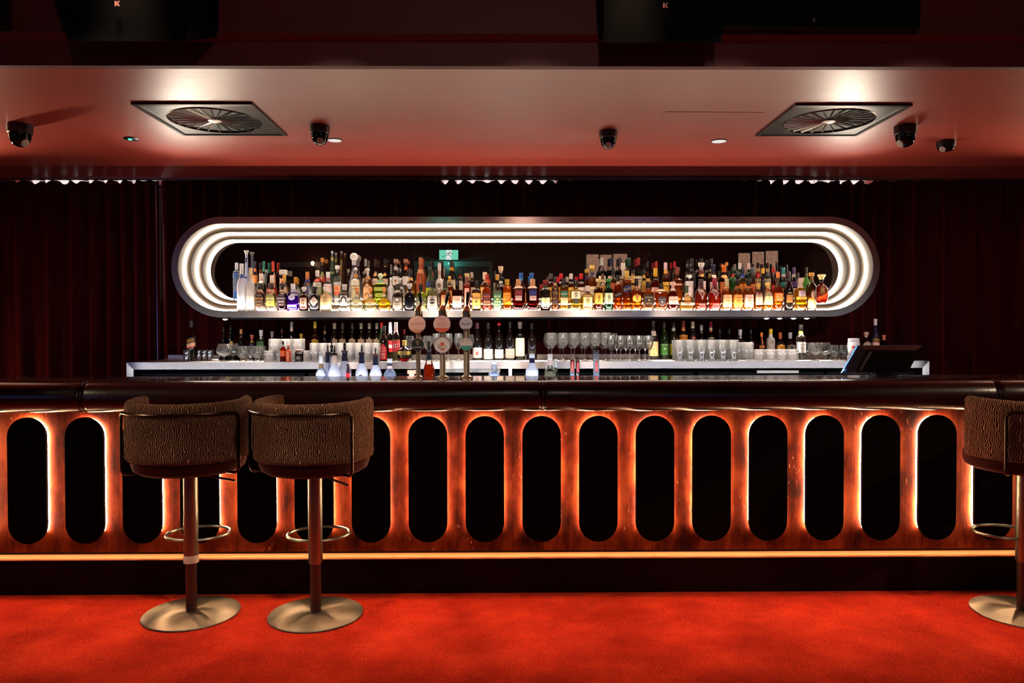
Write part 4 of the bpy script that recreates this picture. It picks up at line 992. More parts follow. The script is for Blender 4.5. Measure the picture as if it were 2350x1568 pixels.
N(931.6,595,19,3,'bord','clear','d8cfc0','b06a4a:cork:e06a2c',[(635,655,.95,'f4ece0')],'clear bottle with a wide cork and orange neck seal')
N(965.5,591,22,3,'wine','b4552c/0.15',None,'c86a3c',[(619,628,.7,'d89a6a')],'glossy copper-coloured bottle taller than its neighbours')
N(989.3,599,17,3,'wine','1c2618/0.1',None,'1a1412',[(620,636,.8,'d86a3a')],'dark bottle with black cap behind a green-glass bottle')
N(1012.6,598.5,16,3,'long','smoke','6a5030','1a1a1a',[(640,655,.9,'d8b088')],'black-capped bottle peeping behind the white ceramic neck')
N(1036.5,599.6,24,3,'cone','brown','4a1e08','2a1c12:cyl:e8a83c',[(643,680,.92,'f0ddb0',[T('GALLIANO',.7,.7,.1)])],'dark cone-necked bottle with gold collar and tall cream label')
N(1056,619.6,15,3,'bord','200c08/0.1',None,'0c0a0a:cyl:a82818',[(645,672,.9,'d8c8b0')],'black-capped bottle with a red ring at the neck')
N(1082.5,625,16,3,'bord','clear','8a2a10','c8b0a0',[(660,680,.9,'e8c8a0')],'short clear-capped bottle of reddish spirit, back row')
N(1136.7,622,11,3,'slim','smoke','5a5048','3a3a38',[(650,670,.8,'8a8478')],'slim smoky bottle half behind the silver-labelled decanter')
N(1149.2,611.5,22,3,'squat','smoke','2a1610','e8c8a0:flare',[(645,652,.5,W_,(),'circle'),(652,660,.8,'3a3430',[T('EL DORADO',.5,.9,.7,'e8e0d8')])],'dark decanter with a flared pale stopper above the green label')
for px, cc, dsc in ((1381.5,'d8d0c8','clear'),(1402.6,'1a2040','navy'),(1423.2,'3a3632','charcoal'),(1443.8,'1c4a38','dark green'),(1465,'9a1c24','crimson')):
    N(px,591.5,19,3,'bord','clear','240a08',cc,[(634,668,.92,'f0ddb4',[T('#bar',.75,.6,.06),T('RARE',.55,.5,.1)])],'tall dark whisky bottle with a %s cap and cream label, in the mirror row' % dsc, .72)
N(1485.6,600,18,3,'cone','brown','2a1008','241c1a',[(640,668,.95,'e8b04a',[T('20',.7,.3,.2)])],'dark cone-necked bottle with yellow-cream label numbered twenty')
N(1506,600,16,3,'wine','3a1010/0.1',None,'b01c28',[(650,670,.9,'c8b090')],'dark bottle with red cap directly behind the gold-capped one')
N(1548.4,600,16,3,'wine','2a1010/0.1',None,'b81828',[(650,670,.9,'c8b090')],'dark bottle with red cap behind the tall flat amber bottle')
for px, dsc in ((1588,'behind the black-stoppered twelve-year bottle'),(1609.7,'behind the white-stoppered bottle'),(1632,'behind the navy-capped bottle')):
    N(px,593.6,19,3,'bord','1a0c0a/0.05',None,'1c1414',[(622,660,.9,'d8b83a' if px == 1632 else '3a3430')],'tall black-capped dark bottle '+dsc)
N(1667,602.3,15,3,'wine','2c1408/0.1',None,'c87a2a:cork',[(640,660,.8,'8a6a3a')],'dark slim bottle with amber cork behind the orange cap')
N(1697.5,603.4,18,3,'bord','14301c/0.15',None,'e8d8d0',[(650,670,.9,'c8c0a0')],'green bottle with a white capsule beside the blue neck band')
N(1718,603.4,18,3,'bord','14301c/0.15',None,'f0c8c0',[(650,670,.9,'c8c0a0')],'green bottle with a pinkish capsule behind the pink label')
N(1738.7,602.8,17,3,'wine','clear','a8641c','2a1a12:cork:d8a860',[(640,665,.9,'d8b890')],'clear amber bottle with a dark cork over the red cap')
N(1760.6,602.8,17,3,'wine','clear','a8742c','2a1a12:cork:d8b070',[(640,665,.9,'d8c8a0')],'clear amber bottle with a dark cork beside the yellow cap')
N(1782.3,602.8,14,3,'bord','smoke','3a2c20','1a1816',[(640,665,.9,'584838')],'smoky bottle with tall black cap between red and teal caps')
N(1805,607.7,15,3,'bord','20140e/0.05',None,'1a1614',[(640,665,.9,'584838')],'dark bottle with a black cap behind the teal-capped one')
N(1830.6,626.7,14,3,'sq','smoke','6a5a48','4a4440',[(650,670,.9,'786858')],'short smoky bottle behind the purple-capped one')
# --- middle row
N(599.7,628,22,2,'bord','clear','4a1024','f0d8c8',[(638,650,.6,'f4e4d8',[T('#bar',.6,.8,.2,'e0602c')]),(668,690,.9,'7a1428')],'clear bottle of dark red liqueur with an orange-striped neck',.5)
N(625,633,25,2,'dome','clear','e05a30','e8dcd0:cyl:d88a5c',[(664,690,.9,'d8603a',[T('#dot',.5,.5,.4,'f0a078')])],'pale-capped bottle of coral-red liqueur behind the olive label')
N(652.8,631,21,2,'dome','clear','f0c8a0','e8a848',[(660,680,.8,'f6dcc0',[T('#dot',.6,.4,.5,'d8702c')])],'amber-capped bottle with a peach label below the wide jar')
N(679,636,24,2,'dome','clear','ece6da','c8882c:cyl',[(665,690,.8,'f0ece8')],'square-shouldered clear bottle with a short amber cap')
N(706,624,24,2,'dome','clear','d8dce8','d8884a:cyl:2c3aa0',[(658,675,.5,'5a5a8a'),(678,695,.7,'c8c8d8')],'clear bottle with a cobalt blue neck band')
N(729,621,23,2,'bord','clear','d8e0b8','ece0cc',[(639,648,.7,'c84030',(),'circle'),(649,660,.95,'f2ead4',[T('Tanq',.5,.6,.5)]),(662,682,.9,'c8d0a0')],'clear bottle with cream label and small red seal')
N(753.3,624.5,23,2,'bord','clear','f0ece8','f4f0ec:cyl:c86a6a',[(652,672,.95,'f6e4e0',[T('BEEFEATER',.6,.9,.25,'c04848')])],'white-capped bottle with a pale pink label')
N(775,609.3,20.6,2,'bord','clear','f0eee8','f4e8dc:cork',[(648,655,.9,'f4f0e8',[T('ICUDI',.5,.9,.8)]),(656,670,.8,'f0a878',[T('#dot',.5,.5,.7,'e0602c'),T('C',.5,.15,.4,W_)]),(671,678,.75,'e86a4a')],'white-corked clear bottle with an orange seal label',.7)
N(816.7,614,24,2,'bord','clear','e6dfae','eee2cc:ball:d88a3c',[(640,656,.9,'f0e8c8',(),'arch'),(658,690,.9,'eadfb4',[T('HERRADURA',.8,.8,.1)])],'pale tequila bottle with round stopper below the ball decanter')
N(844.4,615,25.5,2,'dome','clear','e89a1c','ead8c8:ball:b87838',[(651,690,.8,'f4c088',[T('FORTALEZA',.8,.9,.08),T('#arch',.3,.5,.3,'a04818')],'arch')],'orange reposado bottle with round stopper and peach label')
N(873.6,627,33,2,'squat','clear','b4cc3a','dcdcb0:ball:8ac090',[(648,653,.9,'c8d85a',[T('CASK',.5,.8,.8,'3a4a10')]),(660,668,.85,'bccc48',[T('CHARTREUSE',.5,.9,.5,'3a4a10')]),(674,682,.7,'bccc48',[T('GREEN',.5,.6,.5,'3a4a10')])],'square lime-green bottle with printed lettering',.8)
N(897,637,17,2,'dome','f0ece8/0.4',None,'f4f0ec:ball',[(655,690,.7,'d8d4e0',[T('#bar',.5,.2,.9,'7a80a8')])],'white dome-topped bottle beside the lime-green one')
N(919,638,20,2,'dome','f4efe8/0.4',None,'f4f0e8:ball',[(649,692,.8,'241c20',[T('24',.75,.45,.16,W_),T('#dot',.4,.2,.1,W_)],'arch')],'white dome bottle with a black arched label numbered twenty-four')
N(943,618.5,22,2,'dome','clear','e8a01c','1c1c20:cyl:e0a850',[(668,690,.85,'e8a838')],'golden bottle with a tall black cap behind the black dome bottle')
N(987.7,612.6,24,2,'wine','2a4a1c/0.2',None,'20301c:cyl',[(648,660,.8,'28407a'),(661,680,.9,'b8c830')],'green-glass bottle with a blue and lime label')
N(1008.8,604.4,21,2,'long','f0e6dc/0.3',None,'f0ddd0:cyl:e0a890',[(641,690,.95,'efe6da',[T('#dot',.7,.5,.22,'786a60'),T('#stag',.35,.6,.4,'2a2424')])],'white ceramic bottle printed with a dark figure')
N(1032,633.7,22,2,'dome','clear','b84814','e8a83c:ball:4a3440',[(668,690,.85,'e8a060')],'amber bottle with a golden ball stopper over the tap handles')
N(1071.7,627.8,20,2,'bord','clear','d8a848','f0cc88:flare',[(655,690,.85,'f0d8a0')],'pale gold bottle with a wide flared gold stopper')
N(1112.9,625,27,2,'dome','clear','c86a14','f0ccaa:cyl',[(660,690,.9,'f0b868')],'round-shouldered amber bottle with a pale cap behind the maroon label')
N(1196,626.3,27,2,'cone','clear','a85014','1c5aa8:cyl:3a86c0',[(672,692,.9,'e8b070')],'sloping amber bottle with bright blue cap behind the dark red label')
N(1220,626.3,27,2,'cone','clear','a85014','1c5aa8:cyl:58748a',[(672,692,.9,'e8b070')],'sloping amber bottle with bright blue cap behind the navy label')
for px, cc, dsc in ((1264.4,'4a4442','grey'),(1287.7,'d01c28','red'),(1310.5,'e0d8c8','cream'),(1333.8,'d0141c','scarlet')):
    N(px,628,22,2,'bord','clear','8a3c0c',cc,[(660,692,.93,'e8b040' if px != 1333.8 else 'f0d8c0',[T('#bar',.7,.6,.06),T('12',.45,.3,.18)])],'round-shouldered whisky with a %s cap, in the middle row of four' % dsc,.74)
N(1358.7,609.3,21,2,'bord','clear','b0540f','f0c050:cork:3a2a58',[(658,692,.93,'f4dcb8',[T('MARS',.7,.6,.12)])],'whisky bottle with a golden stopper and purple neck ring',.72)
N(1383,629,17,2,'bord','clear','4a200c','6a4a2a:cyl:e8c890',[(656,690,.9,'c88a38',[T('#bar',.8,.9,.05),T('#bar',.6,.9,.05),T('#bar',.4,.9,.05)])],'whisky with striped label above two kanji-labelled bottles')
N(1407.5,615,20,2,'bord','brown','7a2410','1a1414:cyl:3a2c28',[(650,690,.9,'b05028')],'dark-necked reddish bottle above the green-capped one')
N(1429.7,604,22,2,'patron','clear','e8781c','f4e0c8:cork',[(650,690,.7,'e88a3a')],'pumpkin-coloured bottle with a white cork')
N(1452.5,619.6,17,2,'tallsq','clear','c88428','1c1814:cyl:c89a40',[(628,650,.9,'e0b45a'),(655,690,.9,'e8c880',[T('#bar',.6,.6,.1)])],'square yellow-labelled bottle beside the slanting navy label')
N(1478,619,17,2,'wine','clear','7a1c10','2a2220:cyl:e8c040',[(645,670,.9,'c8a048')],'small reddish bottle with a yellow collar')
N(1504,616,26,2,'dome','clear','b82814','e0aa20:cyl',[(660,690,.95,'f0b8a0',[T('#stag',.5,.6,.5,'c86a58')])],'red liqueur bottle with a gold cap and pink label')
N(1527.3,602.8,20,2,'bord','clear','8a2c0c','f4ccc0:cyl:f0a838',[(648,692,.85,'f0bc3c',[T('SMALL',.8,.7,.08),T('#dot',.5,.2,.08,'c85a1c')])],'bottle with pinkish cap and tall yellow label')
N(1553.8,613,25,2,'squat','clear','c8641c','8a4428:cyl',[(651,656,.75,'c87030',[T('BAILLIE',.5,.95,.9,'f8e0c0')])],'tall flat amber bottle with pale lettering',.8)
N(1580.4,606,24,2,'bord','20120e/0.05',None,'1a1614:cork',[(632,640,.45,W_,[],'shield'),(646,690,.93,'f4e2dc',[T('12',.88,.14,.07),T('MACALLAN',.72,.8,.06,'8a3a30'),T('12',.5,.16,.07)])],'dark whisky with black stopper, white chevron and white label')
N(1609,603.4,26,2,'bord','clear','3a0c08','f4e0cc:flare:7a1c14',[(630,637,.35,'e8a030',[T('#tri',.5,.5,.6,'3a0c08')],'shield'),(646,690,.7,'f4dcd4',[T('18',.8,.2,.07)])],'dark whisky with white flared stopper and golden triangle',.74)
N(1636.8,607,24,2,'bord','clear','7a200c','1c1c3c:cyl:2a1810',[(631,640,.45,'f6ddd0',[],'shield'),(648,692,.85,'f6e6e2',[T('M',.7,.2,.1),T('#bar',.5,.6,.02)])],'amber whisky with navy cap and white triangle on the shoulder',.74)
N(1661,608.8,26,2,'bord','clear','5a200c','f07820',[(632,641,.5,'f0a040',[],'shield'),(648,692,.93,'f0944a',[T('#dot',.5,.2,.1,'a84818')])],'dark whisky with a bright orange cap and orange label',.74)
N(1681.8,613.7,19,2,'bord','2c6a2c/0.3',None,'1c3a20:cyl:d84a2c',[(660,690,.9,'40702c')],'bright green-glass bottle with a red neck emblem')
N(1704,614.2,20,2,'bord','clear','e08a28','20242c:cyl:1c3ca0',[(652,690,.9,'e8963c',[T('#stag',.5,.6,.5,'a85a18')])],'amber bottle with a royal blue neck band')
N(1726.7,613,13.5,2,'thick','clear','c8641c','4a5a58:cyl',[(652,690,.9,'d87a38')],'amber bottle with a grey-green cap')
N(1739.2,626.7,11.5,2,'thick','clear','8a2c10','d82c20',[(655,690,.9,'e8b088')],'amber bottle with a short red cap beside the cream label')
N(1750.6,615.8,12,2,'thick','1a1210/0.05',None,'e8b030',[(645,690,.9,'2a201c')],'black bottle with a mustard yellow cap')
N(1762.3,623.4,11.5,2,'thick','clear','d8c8a8','5a5450',[(650,690,.7,'d8c8a8')],'slim clear bottle with a grey cap over the pale gold label')
N(1775,614,13.5,2,'thick','clear','a02818','a81c20',[(655,690,.9,'c83828')],'reddish bottle with a deep red cap behind the orange cap')
N(1797.5,614,18,2,'bord','clear','3a1c18','2a8a8c:cyl:c8b8a8',[(648,660,.9,'2a7a7a'),(662,690,.9,'d8c0a0')],'bottle with a teal cap and a teal label band')
N(1821.4,614,18,2,'bord','clear','2c1028','4a2c5c:cyl:c8b8a8',[(646,660,.9,'4a2c68'),(662,690,.9,'e0c8a8')],'bottle with a purple cap and a purple label band')
N(1850,613.7,15,2,'wine','5a9a3c/0.4',None,'1c1a18',[(626,636,.7,'1c1c14',[T('#dot',.5,.3,.5,'c8a030')])],'dark-necked bottle with a bright green body near the round decanter')
t = N(1885,632,34,2,'flask','clear','b0300c','f0d890:flare',[(655,682,.36,'8a5a20',[T('XO',.5,.5,.3,'f0d080')],'circle')],'round cognac decanter with sunburst ribs and gold medallion',.72)
t.location.z += 0.005
b = MB()
for k in range(22):
    a = 2*PI*k/22; R_ = 0.048; c_ = (0, -0.0285, 0.062)
    b.tube([(R_*.40*math.cos(a), -0.0275, c_[2]+R_*.40*math.sin(a)), (R_*.66*math.cos(a), -0.0225, c_[2]+R_*.66*math.sin(a)), (R_*.90*math.cos(a), -0.0125, c_[2]+R_*.90*math.sin(a))], 0.0012, 5)
b.build('sunburst_ribs', thin_glass('rib_glass', (.9, .6, .3), 0.05, .4, (1.0, .75, .5)), t)
# --- front row
N(555,605,21,1,'dome','eef0f8/0.5',None,'e0dcd8:cyl:3c5aa8',[(624,637,.34,'1c2a5a'),(678,688,.7,'e4e8f4',[T('#stag',.5,.3,.8,'7a90c8')])],'white frosted bottle with a navy neck label, at the row end')
N(576,615,20,1,'dome','f2eee8/0.5',None,'e8c890:cyl',[(680,692,.8,'f2ece0',[T('FRIS',.6,.7,.5,'c8c0a8')])],'cream-white frosted bottle beside the first frosted one')
def gin(px, top, lc, desc, l3, tc='e0902c'):
    N(px,top,24.5,1,'dome','clear','f0dcd0' if lc != '2c1420' else '4a1420','2a2018:cork:d8a880',[(675,703,.96,lc,[T('# # # #'.replace('#','o'),.88,.5,.06,W_),T('FOUR PILLARS',.62,.85,.13,tc),T(l3,.36,.6,.12,tc if l3 != 'SPICED' else 'b07a3c'),T('#bar',.12,.4,.02,tc)])],desc,.60)
gin(597.5,650,'2a1810','squat gin with dark brown label and orange lettering','SPICED')
gin(623,650,'8c8a2c','squat gin with an olive green label','OLIVE LEAF',W_)
gin(648,650.5,'2c1420','squat dark red gin with a purple-black label','BLOODY SHIRAZ','e8d0d8')
N(672.8,651.6,26,1,'squat','clear','5a14c0','f0ece8:cyl:d8d4e0',[(677,690,.6,'c8bcd4',[T('ink',.55,.5,.4)],'circle'),(700,705,.8,'c8b8d0',[T('GIN',.5,.3,.6)])],'square violet gin with a round lilac label',.55)
N(697.8,659,22,1,'dome','3a140a/0.15',None,'e8dcd0:cork',[(684,704,.72,'b89484',[T('#dot',.5,.5,.6,'6a4438'),T('47',.5,.25,.2,'e8d0c0')])],'dark brown apothecary bottle with a square stamp label')
N(722.7,657.6,25,1,'dome','16141c/0.03',None,'120e0c:cork',[(680,704,.9,'c8b0a4',[T("HENDRICK'S",.5,.8,.1),T('GIN',.36,.22,.09)],'diamond')],'black apothecary gin with a grey diamond label')
N(748,659,26,1,'dome','e8cc96/0.45',None,'ece0d0:cork',[(680,704,.85,'c8a878',[T("HENDRICK'S",.5,.8,.1),T('GIN',.36,.22,.09)],'diamond')],'cream apothecary gin with a tan diamond label')
N(791,652.7,26,1,'squat','clear','f4efe8','d8ccc4:band',[(679,702,.6,'f6efe8',[T('#arch',.5,.95,.9,'16100e')]),(703,708,.6,'16100e')],'clear square bottle with a black horseshoe label',.5)
for px, lq, lt, dsc in ((818.9,'f0ecd0','SILVER','rounded tequila bottle holding nearly clear spirit'),(850.3,'e8dc9a','REPOSADO','rounded tequila bottle holding pale straw spirit'),(881.8,'f0b814','ANEJO','rounded tequila bottle holding golden yellow spirit')):
    N(px,658.6,31,1,'patron','clear',lq,'c87838:ball:e8d8b8',[(694,701,.42,'dcd6b0' if px < 860 else 'e0a820',[T(lt,.5,.8,.5,'4a4420')])],dsc,.5)
N(913.2,652,27,1,'dome','smoke','b8aca0','3a2c24:cyl:e0d0c4',[(683,708,.93,'6a5a50',[T('#dot',.78,.3,.26,'e8dcd0'),T('CITADELLE',.45,.6,.1,'e8dcd0'),T('#bar',.28,.4,.03,'e8dcd0')])],'smoky bottle with a grey-brown label and white crest',.7)
N(940.3,651,25,1,'dome','0c0a0e/0.02',None,'e8e0dc:cork',[],'glossy black dome bottle without a label')
N(966,652,24,1,'squat','clear','ccdc3c','20180f:cyl:3a3020',[(682,706,.9,'4a4a38',[T('#bar',.8,.5,.04,'c8c8a0'),T('AGAVE',.5,.6,.14,'c8c8a0')])],'yellow-green bottle behind the first tap handle',.72)
N(993,643,27,1,'dome','clear','dfe4c4','1c1814:cyl',[(680,708,.96,'b0a498',[T('#dot',.55,.55,.42,'1a1214'),T('LYRE',.58,.3,.1,W_),T('oOo',.2,.6,.16,'4a4440')])],'clear bottle with a grey floral label and black heart',.78)
N(1021.8,644.6,27,1,'dome','clear','e07c14','3a3a28:cyl:4a6a3c',[(678,704,.6,'f4b078',[T('#bar',.8,.6,.05,'b86a34'),T('RUM',.55,.4,.14,'b86a34')])],'round amber rum behind the second tap handle')
N(1049.5,644.6,25,1,'dec','clear','5a100c','1a1416:cyl',[(680,706,.86,'f0b4a0',[T('CORBET',.62,.6,.14,'8a4a40'),T('#bar',.4,.3,.03,'8a4a40')])],'dark red bottle with a thick black cap and pink label',.8)
N(1071.7,636,18,1,'tallsq','clear','d85018','8a4a3a:cyl:f0c8a0',[(662,704,.6,'f0a890')],'slim orange-red bottle behind the third tap handle',.8)
N(1093.4,644,22,1,'bord','3a1a08/0.2',None,'100c0a:cyl',[(673,709,.92,'c89044',[T('Matusalem',.72,.9,.22,'3a1a08'),T('#dot',.45,.3,.12,'5a3a18'),T('#bar',.2,.9,.04,'3a1a08')])],'dark rum with a tall tan label in script lettering')
N(1117.8,629.4,23,1,'cone','clear','d85c10','b82c1c:cyl:d86a30',[(673,703,.96,'421410',[T('HUSK',.74,.7,.14,'d8543c'),T('#tri',.52,.3,.1,'c83c28'),T('mm',.32,.6,.12,'e0905c'),T('RARE BLEND',.14,.75,.08,'e8b088')])],'long-necked amber rum with red capsule and maroon label')
N(1141.6,630,23,1,'cone','clear','e8e4dc','e0a040:cyl',[(673,703,.96,'3a6a44',[T('HUSK',.74,.7,.14,'e8dcc0'),T('#dot',.52,.3,.14,'d8c860'),T('MM',.32,.6,.16,'f0e0c0'),T('PURE CANE',.12,.75,.08,'e8dcc0')])],'long-necked clear rum with gold cap and green label',.55)
N(1164,641.3,21,1,'tallsq','clear','f0780c','e8b020:cyl',[(672,697,.95,'f09020',[T('BUNDABERG',.7,.8,.1,'8a3a10'),T('#bar',.5,.6,.03,'8a3a10')],'rect'),(688,694,.95,'e04818',[],'rect',.5)],'slim square orange whisky with slanted red stripe and gold cap',.8)
for px, lc, tt, dsc in ((1190,'8a1014','LARK','heavy dark red decanter with a square crimson label'),(1222.7,'141a60','LARK','heavy dark red decanter with a square navy label')):
    N(px,641,31,1,'dec','clear','6a1208','f0a868:cyl:e8b890',[(665,679,.58,lc,[T(tt,.45,.85,.3,'c85a50' if lc[0] == '8' else '5a60b8')]),(679.5,690,.5,'e8b8ac',[T('#bar',.6,.6,.05,'b88878')])],dsc,.80)
N(1251.4,642.4,25,1,'bord','20140c/0.1',None,'8a1c18:cyl:3a4a20',[(684,704,.97,'ecd4a0',[T('#tri',.88,.2,.1),T('BALVENIE',.58,.8,.13),T('12',.25,.2,.16),T('#bar',.06,1.0,.04,'c84020')])],'dark whisky bottle with a wine-red cap and cream label')
N(1274.2,635.3,18,1,'bord','clear','c87018','2a1c14:cyl:e0a868',[(658,684,.85,'38140e',[T('#dot',.8,.4,.2,'b08048'),T('BUSHMILLS',.5,.9,.1,'c8a068'),T('BLACK BUSH',.35,.8,.07,'c8a068')],'arch'),(686,700,.8,'2c1410')],'slim whisky bottle with a long dark brown label')
N(1294.8,639.7,20,1,'tallsq','clear','f0a81c','2c1c14:cyl:3a7a58',[(668,682,.85,'1c5a3c',[T('BUSHMILLS',.5,.9,.2,'e8dca0')]),(684,701,.85,'f4a878',[T('#bar',.7,.6,.05,'b86a40')])],'slim square golden whisky with a rounded green label',.8)
N(1320.8,641.8,26,1,'squat','clear','ecc03c','1c1612:cyl',[(669,686,.82,'f6e4b4',[T('\u5b63',.5,.35,.8)]),(686,698,.42,'2c3428')],'square pale golden whisky with a large black character',.75)
N(1347.9,656,29,1,'dome','clear','f0c040','e8d0b8:cyl:4a2c20',[(678,704,.72,'f8dc90',[T('\u77e5\u591a',.5,.4,.35),T('#bar',.92,.9,.03,'8a6020')])],'broad pale golden whisky with glass stopper and handwritten characters',.7)
N(1373.4,640,22,1,'bord','clear','8a3a0c','f0c878:cork:c88a3c',[(673,698,.95,'f0b448',[T('\u5c71\u5d0e',.5,.32,.7),T('#bar',.6,.3,.03)])],'amber whisky with cream cap and orange-gold label with characters',.72)
N(1396.7,640,22,1,'bord','green','3a6a10','3c8a3c:cork:2c6a2c',[(673,698,.95,'ccd4a0',[T('\u767d\u5dde',.5,.32,.7),T('#bar',.6,.3,.03)])],'green-glass whisky with green cap and pale green label',.72)
N(1418.3,631.5,19,1,'bord','clear','e05c14','1a1210:cyl:e8b090',[(672,681,.96,'1c120e',[T('JOHN WALKER',.5,.9,.3,'d8b080')],'rect',.32)],'amber whisky with black cap and slanting black label',.74)
N(1438.4,621.8,21,1,'tallsq','clear','d8701c','f0bc50:cyl:e8a850',[(656,670,.97,'101a4c',[T('Blue Label',.5,.85,.4,'c0a070')],'rect',.32)],'tall square whisky with gold cap and slanting navy label',.8)
N(1460.6,639.7,24,1,'dome','clear','f07c14','1c1410:cyl:e8a070',[(675,695,.85,'f0b040',[T('#stag',.55,.5,.8,'a84c14')],'oval')],'amber bottle with black cap and an animal on its orange label')
N(1487.2,646.7,26,1,'squat','clear','e88414','18120e:cyl:b05020',[(677,701,.92,'2c1a12',[T('JIM BEAM',.72,.75,.16,'e8d0a0'),T('#dot',.48,.2,.18,'c8a060'),T('BLACK',.18,.5,.12,'c8a060')])],'square bourbon with black stopper and dark brown label',.66)
N(1517,651,29,1,'dec','clear','f07814','241a14:cyl:f0c090',[(682,704,.6,'3a2c30',[T('JACK DANIELS',.72,.85,.14,'f0d8c0'),T('#dot',.5,.2,.14,'f0d8c0')],'shield')],'tapering whiskey decanter with a charcoal shield label',.66)
N(1544,647,25,1,'dome','clear','9a2410','f0b8a0:cork:f0d0b0',[(681,699,.9,'f0b8a8',[T('WILD TURKEY',.55,.85,.22),T('#bar',.2,.5,.05,'8a4a40')])],'red-brown bourbon with a pale cork and pink label',.62)
N(1575.5,655.4,36,1,'cognac','clear','f0b860','3a4a28:cyl:e8c080',[(682,690,.4,'f0b060'),(695,701,.85,'e8a894',[T('#bar',.5,.9,.3,'8a5048')])],'low wide cognac bottle with rounded shoulders and dark green neck',.42)
for px, cc, lq, dsc in ((1608.6,'4a2a28','c04c14','rounded whisky decanter with a silver stag and dark cap'),(1640,'a81c38','e0481c','rounded whisky decanter with a silver stag and crimson cap')):
    N(px,640.5,29,1,'dome','clear',lq,cc+':cyl:5a1c20',[(672,688,.02,'d8b8a8',[T('#stag',.5,30,1.0,'d8b8b0')]),(696,706,.5,'a83030' if px > 1620 else '5a2420',[T('DALMORE',.7,.9,.3,'e8c0b8')])],dsc,.56)
for px, cp, lc, lq, tt, dsc in ((1667.7,'f0dca0:cyl:e8b070','f4b480','e08820','DOUBLE','peach-labelled speyside whisky with a pale capsule'),(1692,'20140e:cork:c87030','e8963c','e88a18','CARIBBEAN','orange-labelled speyside whisky with a black cork'),(1717,'20140e:cork:c86a30','f0b8a4','e88a20','PORTWOOD','pink-labelled speyside whisky with a black cork')):
    N(px,640,24,1,'dome','clear',lq,cp,[(677,705,.92,lc,[T('THE BALVENIE',.75,.75,.09),T(tt,.5,.5,.07),T('14',.3,.14,.07),T('#bar',.12,.5,.02)])],dsc,.62)
N(1739.8,650.5,21,1,'dome','clear','c8680c','e8b850:cork:2a1410',[(671,700,.8,'f4c4a4',[T('#bar',.92,.35,.16,'8a1014'),T('Oban',.72,.5,.12),T('14',.5,.2,.07)])],'dark-shouldered whisky with cream label and red square',.62)
N(1761.7,649,23,1,'dome','clear','f0a828','e8c060:cork:b0301c',[(669,700,.95,'f6d898',[T('CRAGG',.74,.5,.08),T('#bar',.5,.05,.2,'b89860')])],'whisky with a broad pale gold label beside the orange cap',.62)
N(1785,624.5,23,1,'cone','clear','f07010','f08038:cyl',[(673,692,.9,'ee6c14',[T('GLEN',.8,.6,.2,'f8c890'),T('MORAY',.5,.65,.2,'f8c890'),T('#bar',.2,.5,.08,'f8c890')])],'long-necked orange whisky with an orange cap',.60)
N(1809.4,624,22,1,'wine','140c08/0.04',None,'3a2018:cyl:1c1210',[(671,675,.5,'1c140c',[T('WEST',.5,.8,.8,'c8b070')]),(677,695,.66,'9a6428')],'black long-necked bottle with a tan label')
N(1836.5,638,27,1,'dome','clear','e8a018','f0cdb8:cyl:e8c8a0',[(668,681,.58,'e8c8c4',[T('TULLIBARDINE',.7,.9,.16,'4a4480'),T('225',.35,.4,.2,'4a4480')]),(682,688,.9,'f0b030')],'amber whisky with a pale pink cap and small lilac label',.70)
N(1862,626,22,1,'bord','clear','8a4c0c','e8a040:cork:4a4a18',[(666,687,.42,'c89878',[T('#bar',.8,.5,.06,'6a3c24')],'oval'),(688,708,.93,'f4d490',[T('LAGAVULIN',.85,.8,.09),T('16',.5,.16,.12),T('#bar',.25,.6,.03)])],'slim green-brown whisky with an oval label, next to the round decanter')

# ------------------------------------------------------------------ back counter: bottles and glassware
CZ = BACK_Z+0.0008
CG = 'bottles standing on the back counter'
def C(px, top, wpx, Y, shape, glass, liq, cap, labels, desc, name='bar_bottle', fill=None, group=CG, z=None):
    zf = CZ if z is None else z; X, zt = at_y(px, top, Y); h = zt-zf; R = wpx/2.0/FPX*Y*0.98; lab = []
    for L_ in labels:
        za, zb = at_y(px, L_[1], Y)[1], at_y(px, L_[0], Y)[1]; lab.append(((za-zf)/h, (zb-zf)/h)+tuple(L_[2:]))
    return bottle(at_y(px, 820, Y)[0], Y, zf, h, R, shape, glass, liq, cap, lab, desc, name, 'bottle', group, bmax=0.06, fill=fill)
DK = '0e0a0c/0.02'
C(440,736.6,22,5.28,'wine','brown','8a2408','2a2a2e',[(775,788,.95,'1a1010',[T('APEROL',.5,.85,.6,'f0a020')],'rect',.25),(788,797,.95,'e0a888',[],'rect',.25),(796,799,.95,'d0401c',[],'rect',.25)],'aperitif bottle with slanting black and orange label at the counter end')
C(513.6,751,16,5.57,'wine',DK,None,'12100f',[],'black unlabelled bottle behind the first balloon glass')
C(529.6,745.5,18,5.60,'wine',DK,None,'14110f',[],'taller black unlabelled bottle behind the second balloon glass')
C(531.5,783,27,5.49,'sphere','clear','b08a3c','d8b060:cyl',[(808,815,.8,'d8c070')],'globe-shaped amber bottle behind the balloon glasses',fill=.4)
C(553.8,755.7,16,5.48,'wine',DK,None,'d89048:cyl',[(770,776,.5,'5a4a40')],'dark bottle with a small orange-gold cap')
C(578.7,768.5,16,5.5,'dome',DK,None,'d06a5a:flare:b8a040',[(788,800,.7,'1c2440')],'short dark bottle with a rainbow-coloured neck')
C(599.8,757.7,20,5.48,'squat','14301a/0.05',None,'e4dce0:band:d8c0b0',[(785,796,.8,'2c5a24')],'dark green herbal liqueur bottle with a white cap')
C(625,761,18,5.5,'squat',DK,None,'8a7a78:band:b07a4a',[],'dark bottle with a grey cap behind the upper ribbed glasses')
C(647.7,755.7,14,5.52,'wine',DK,None,'4a1010',[],'dim bottle with dark red capsule behind stacked tumblers')
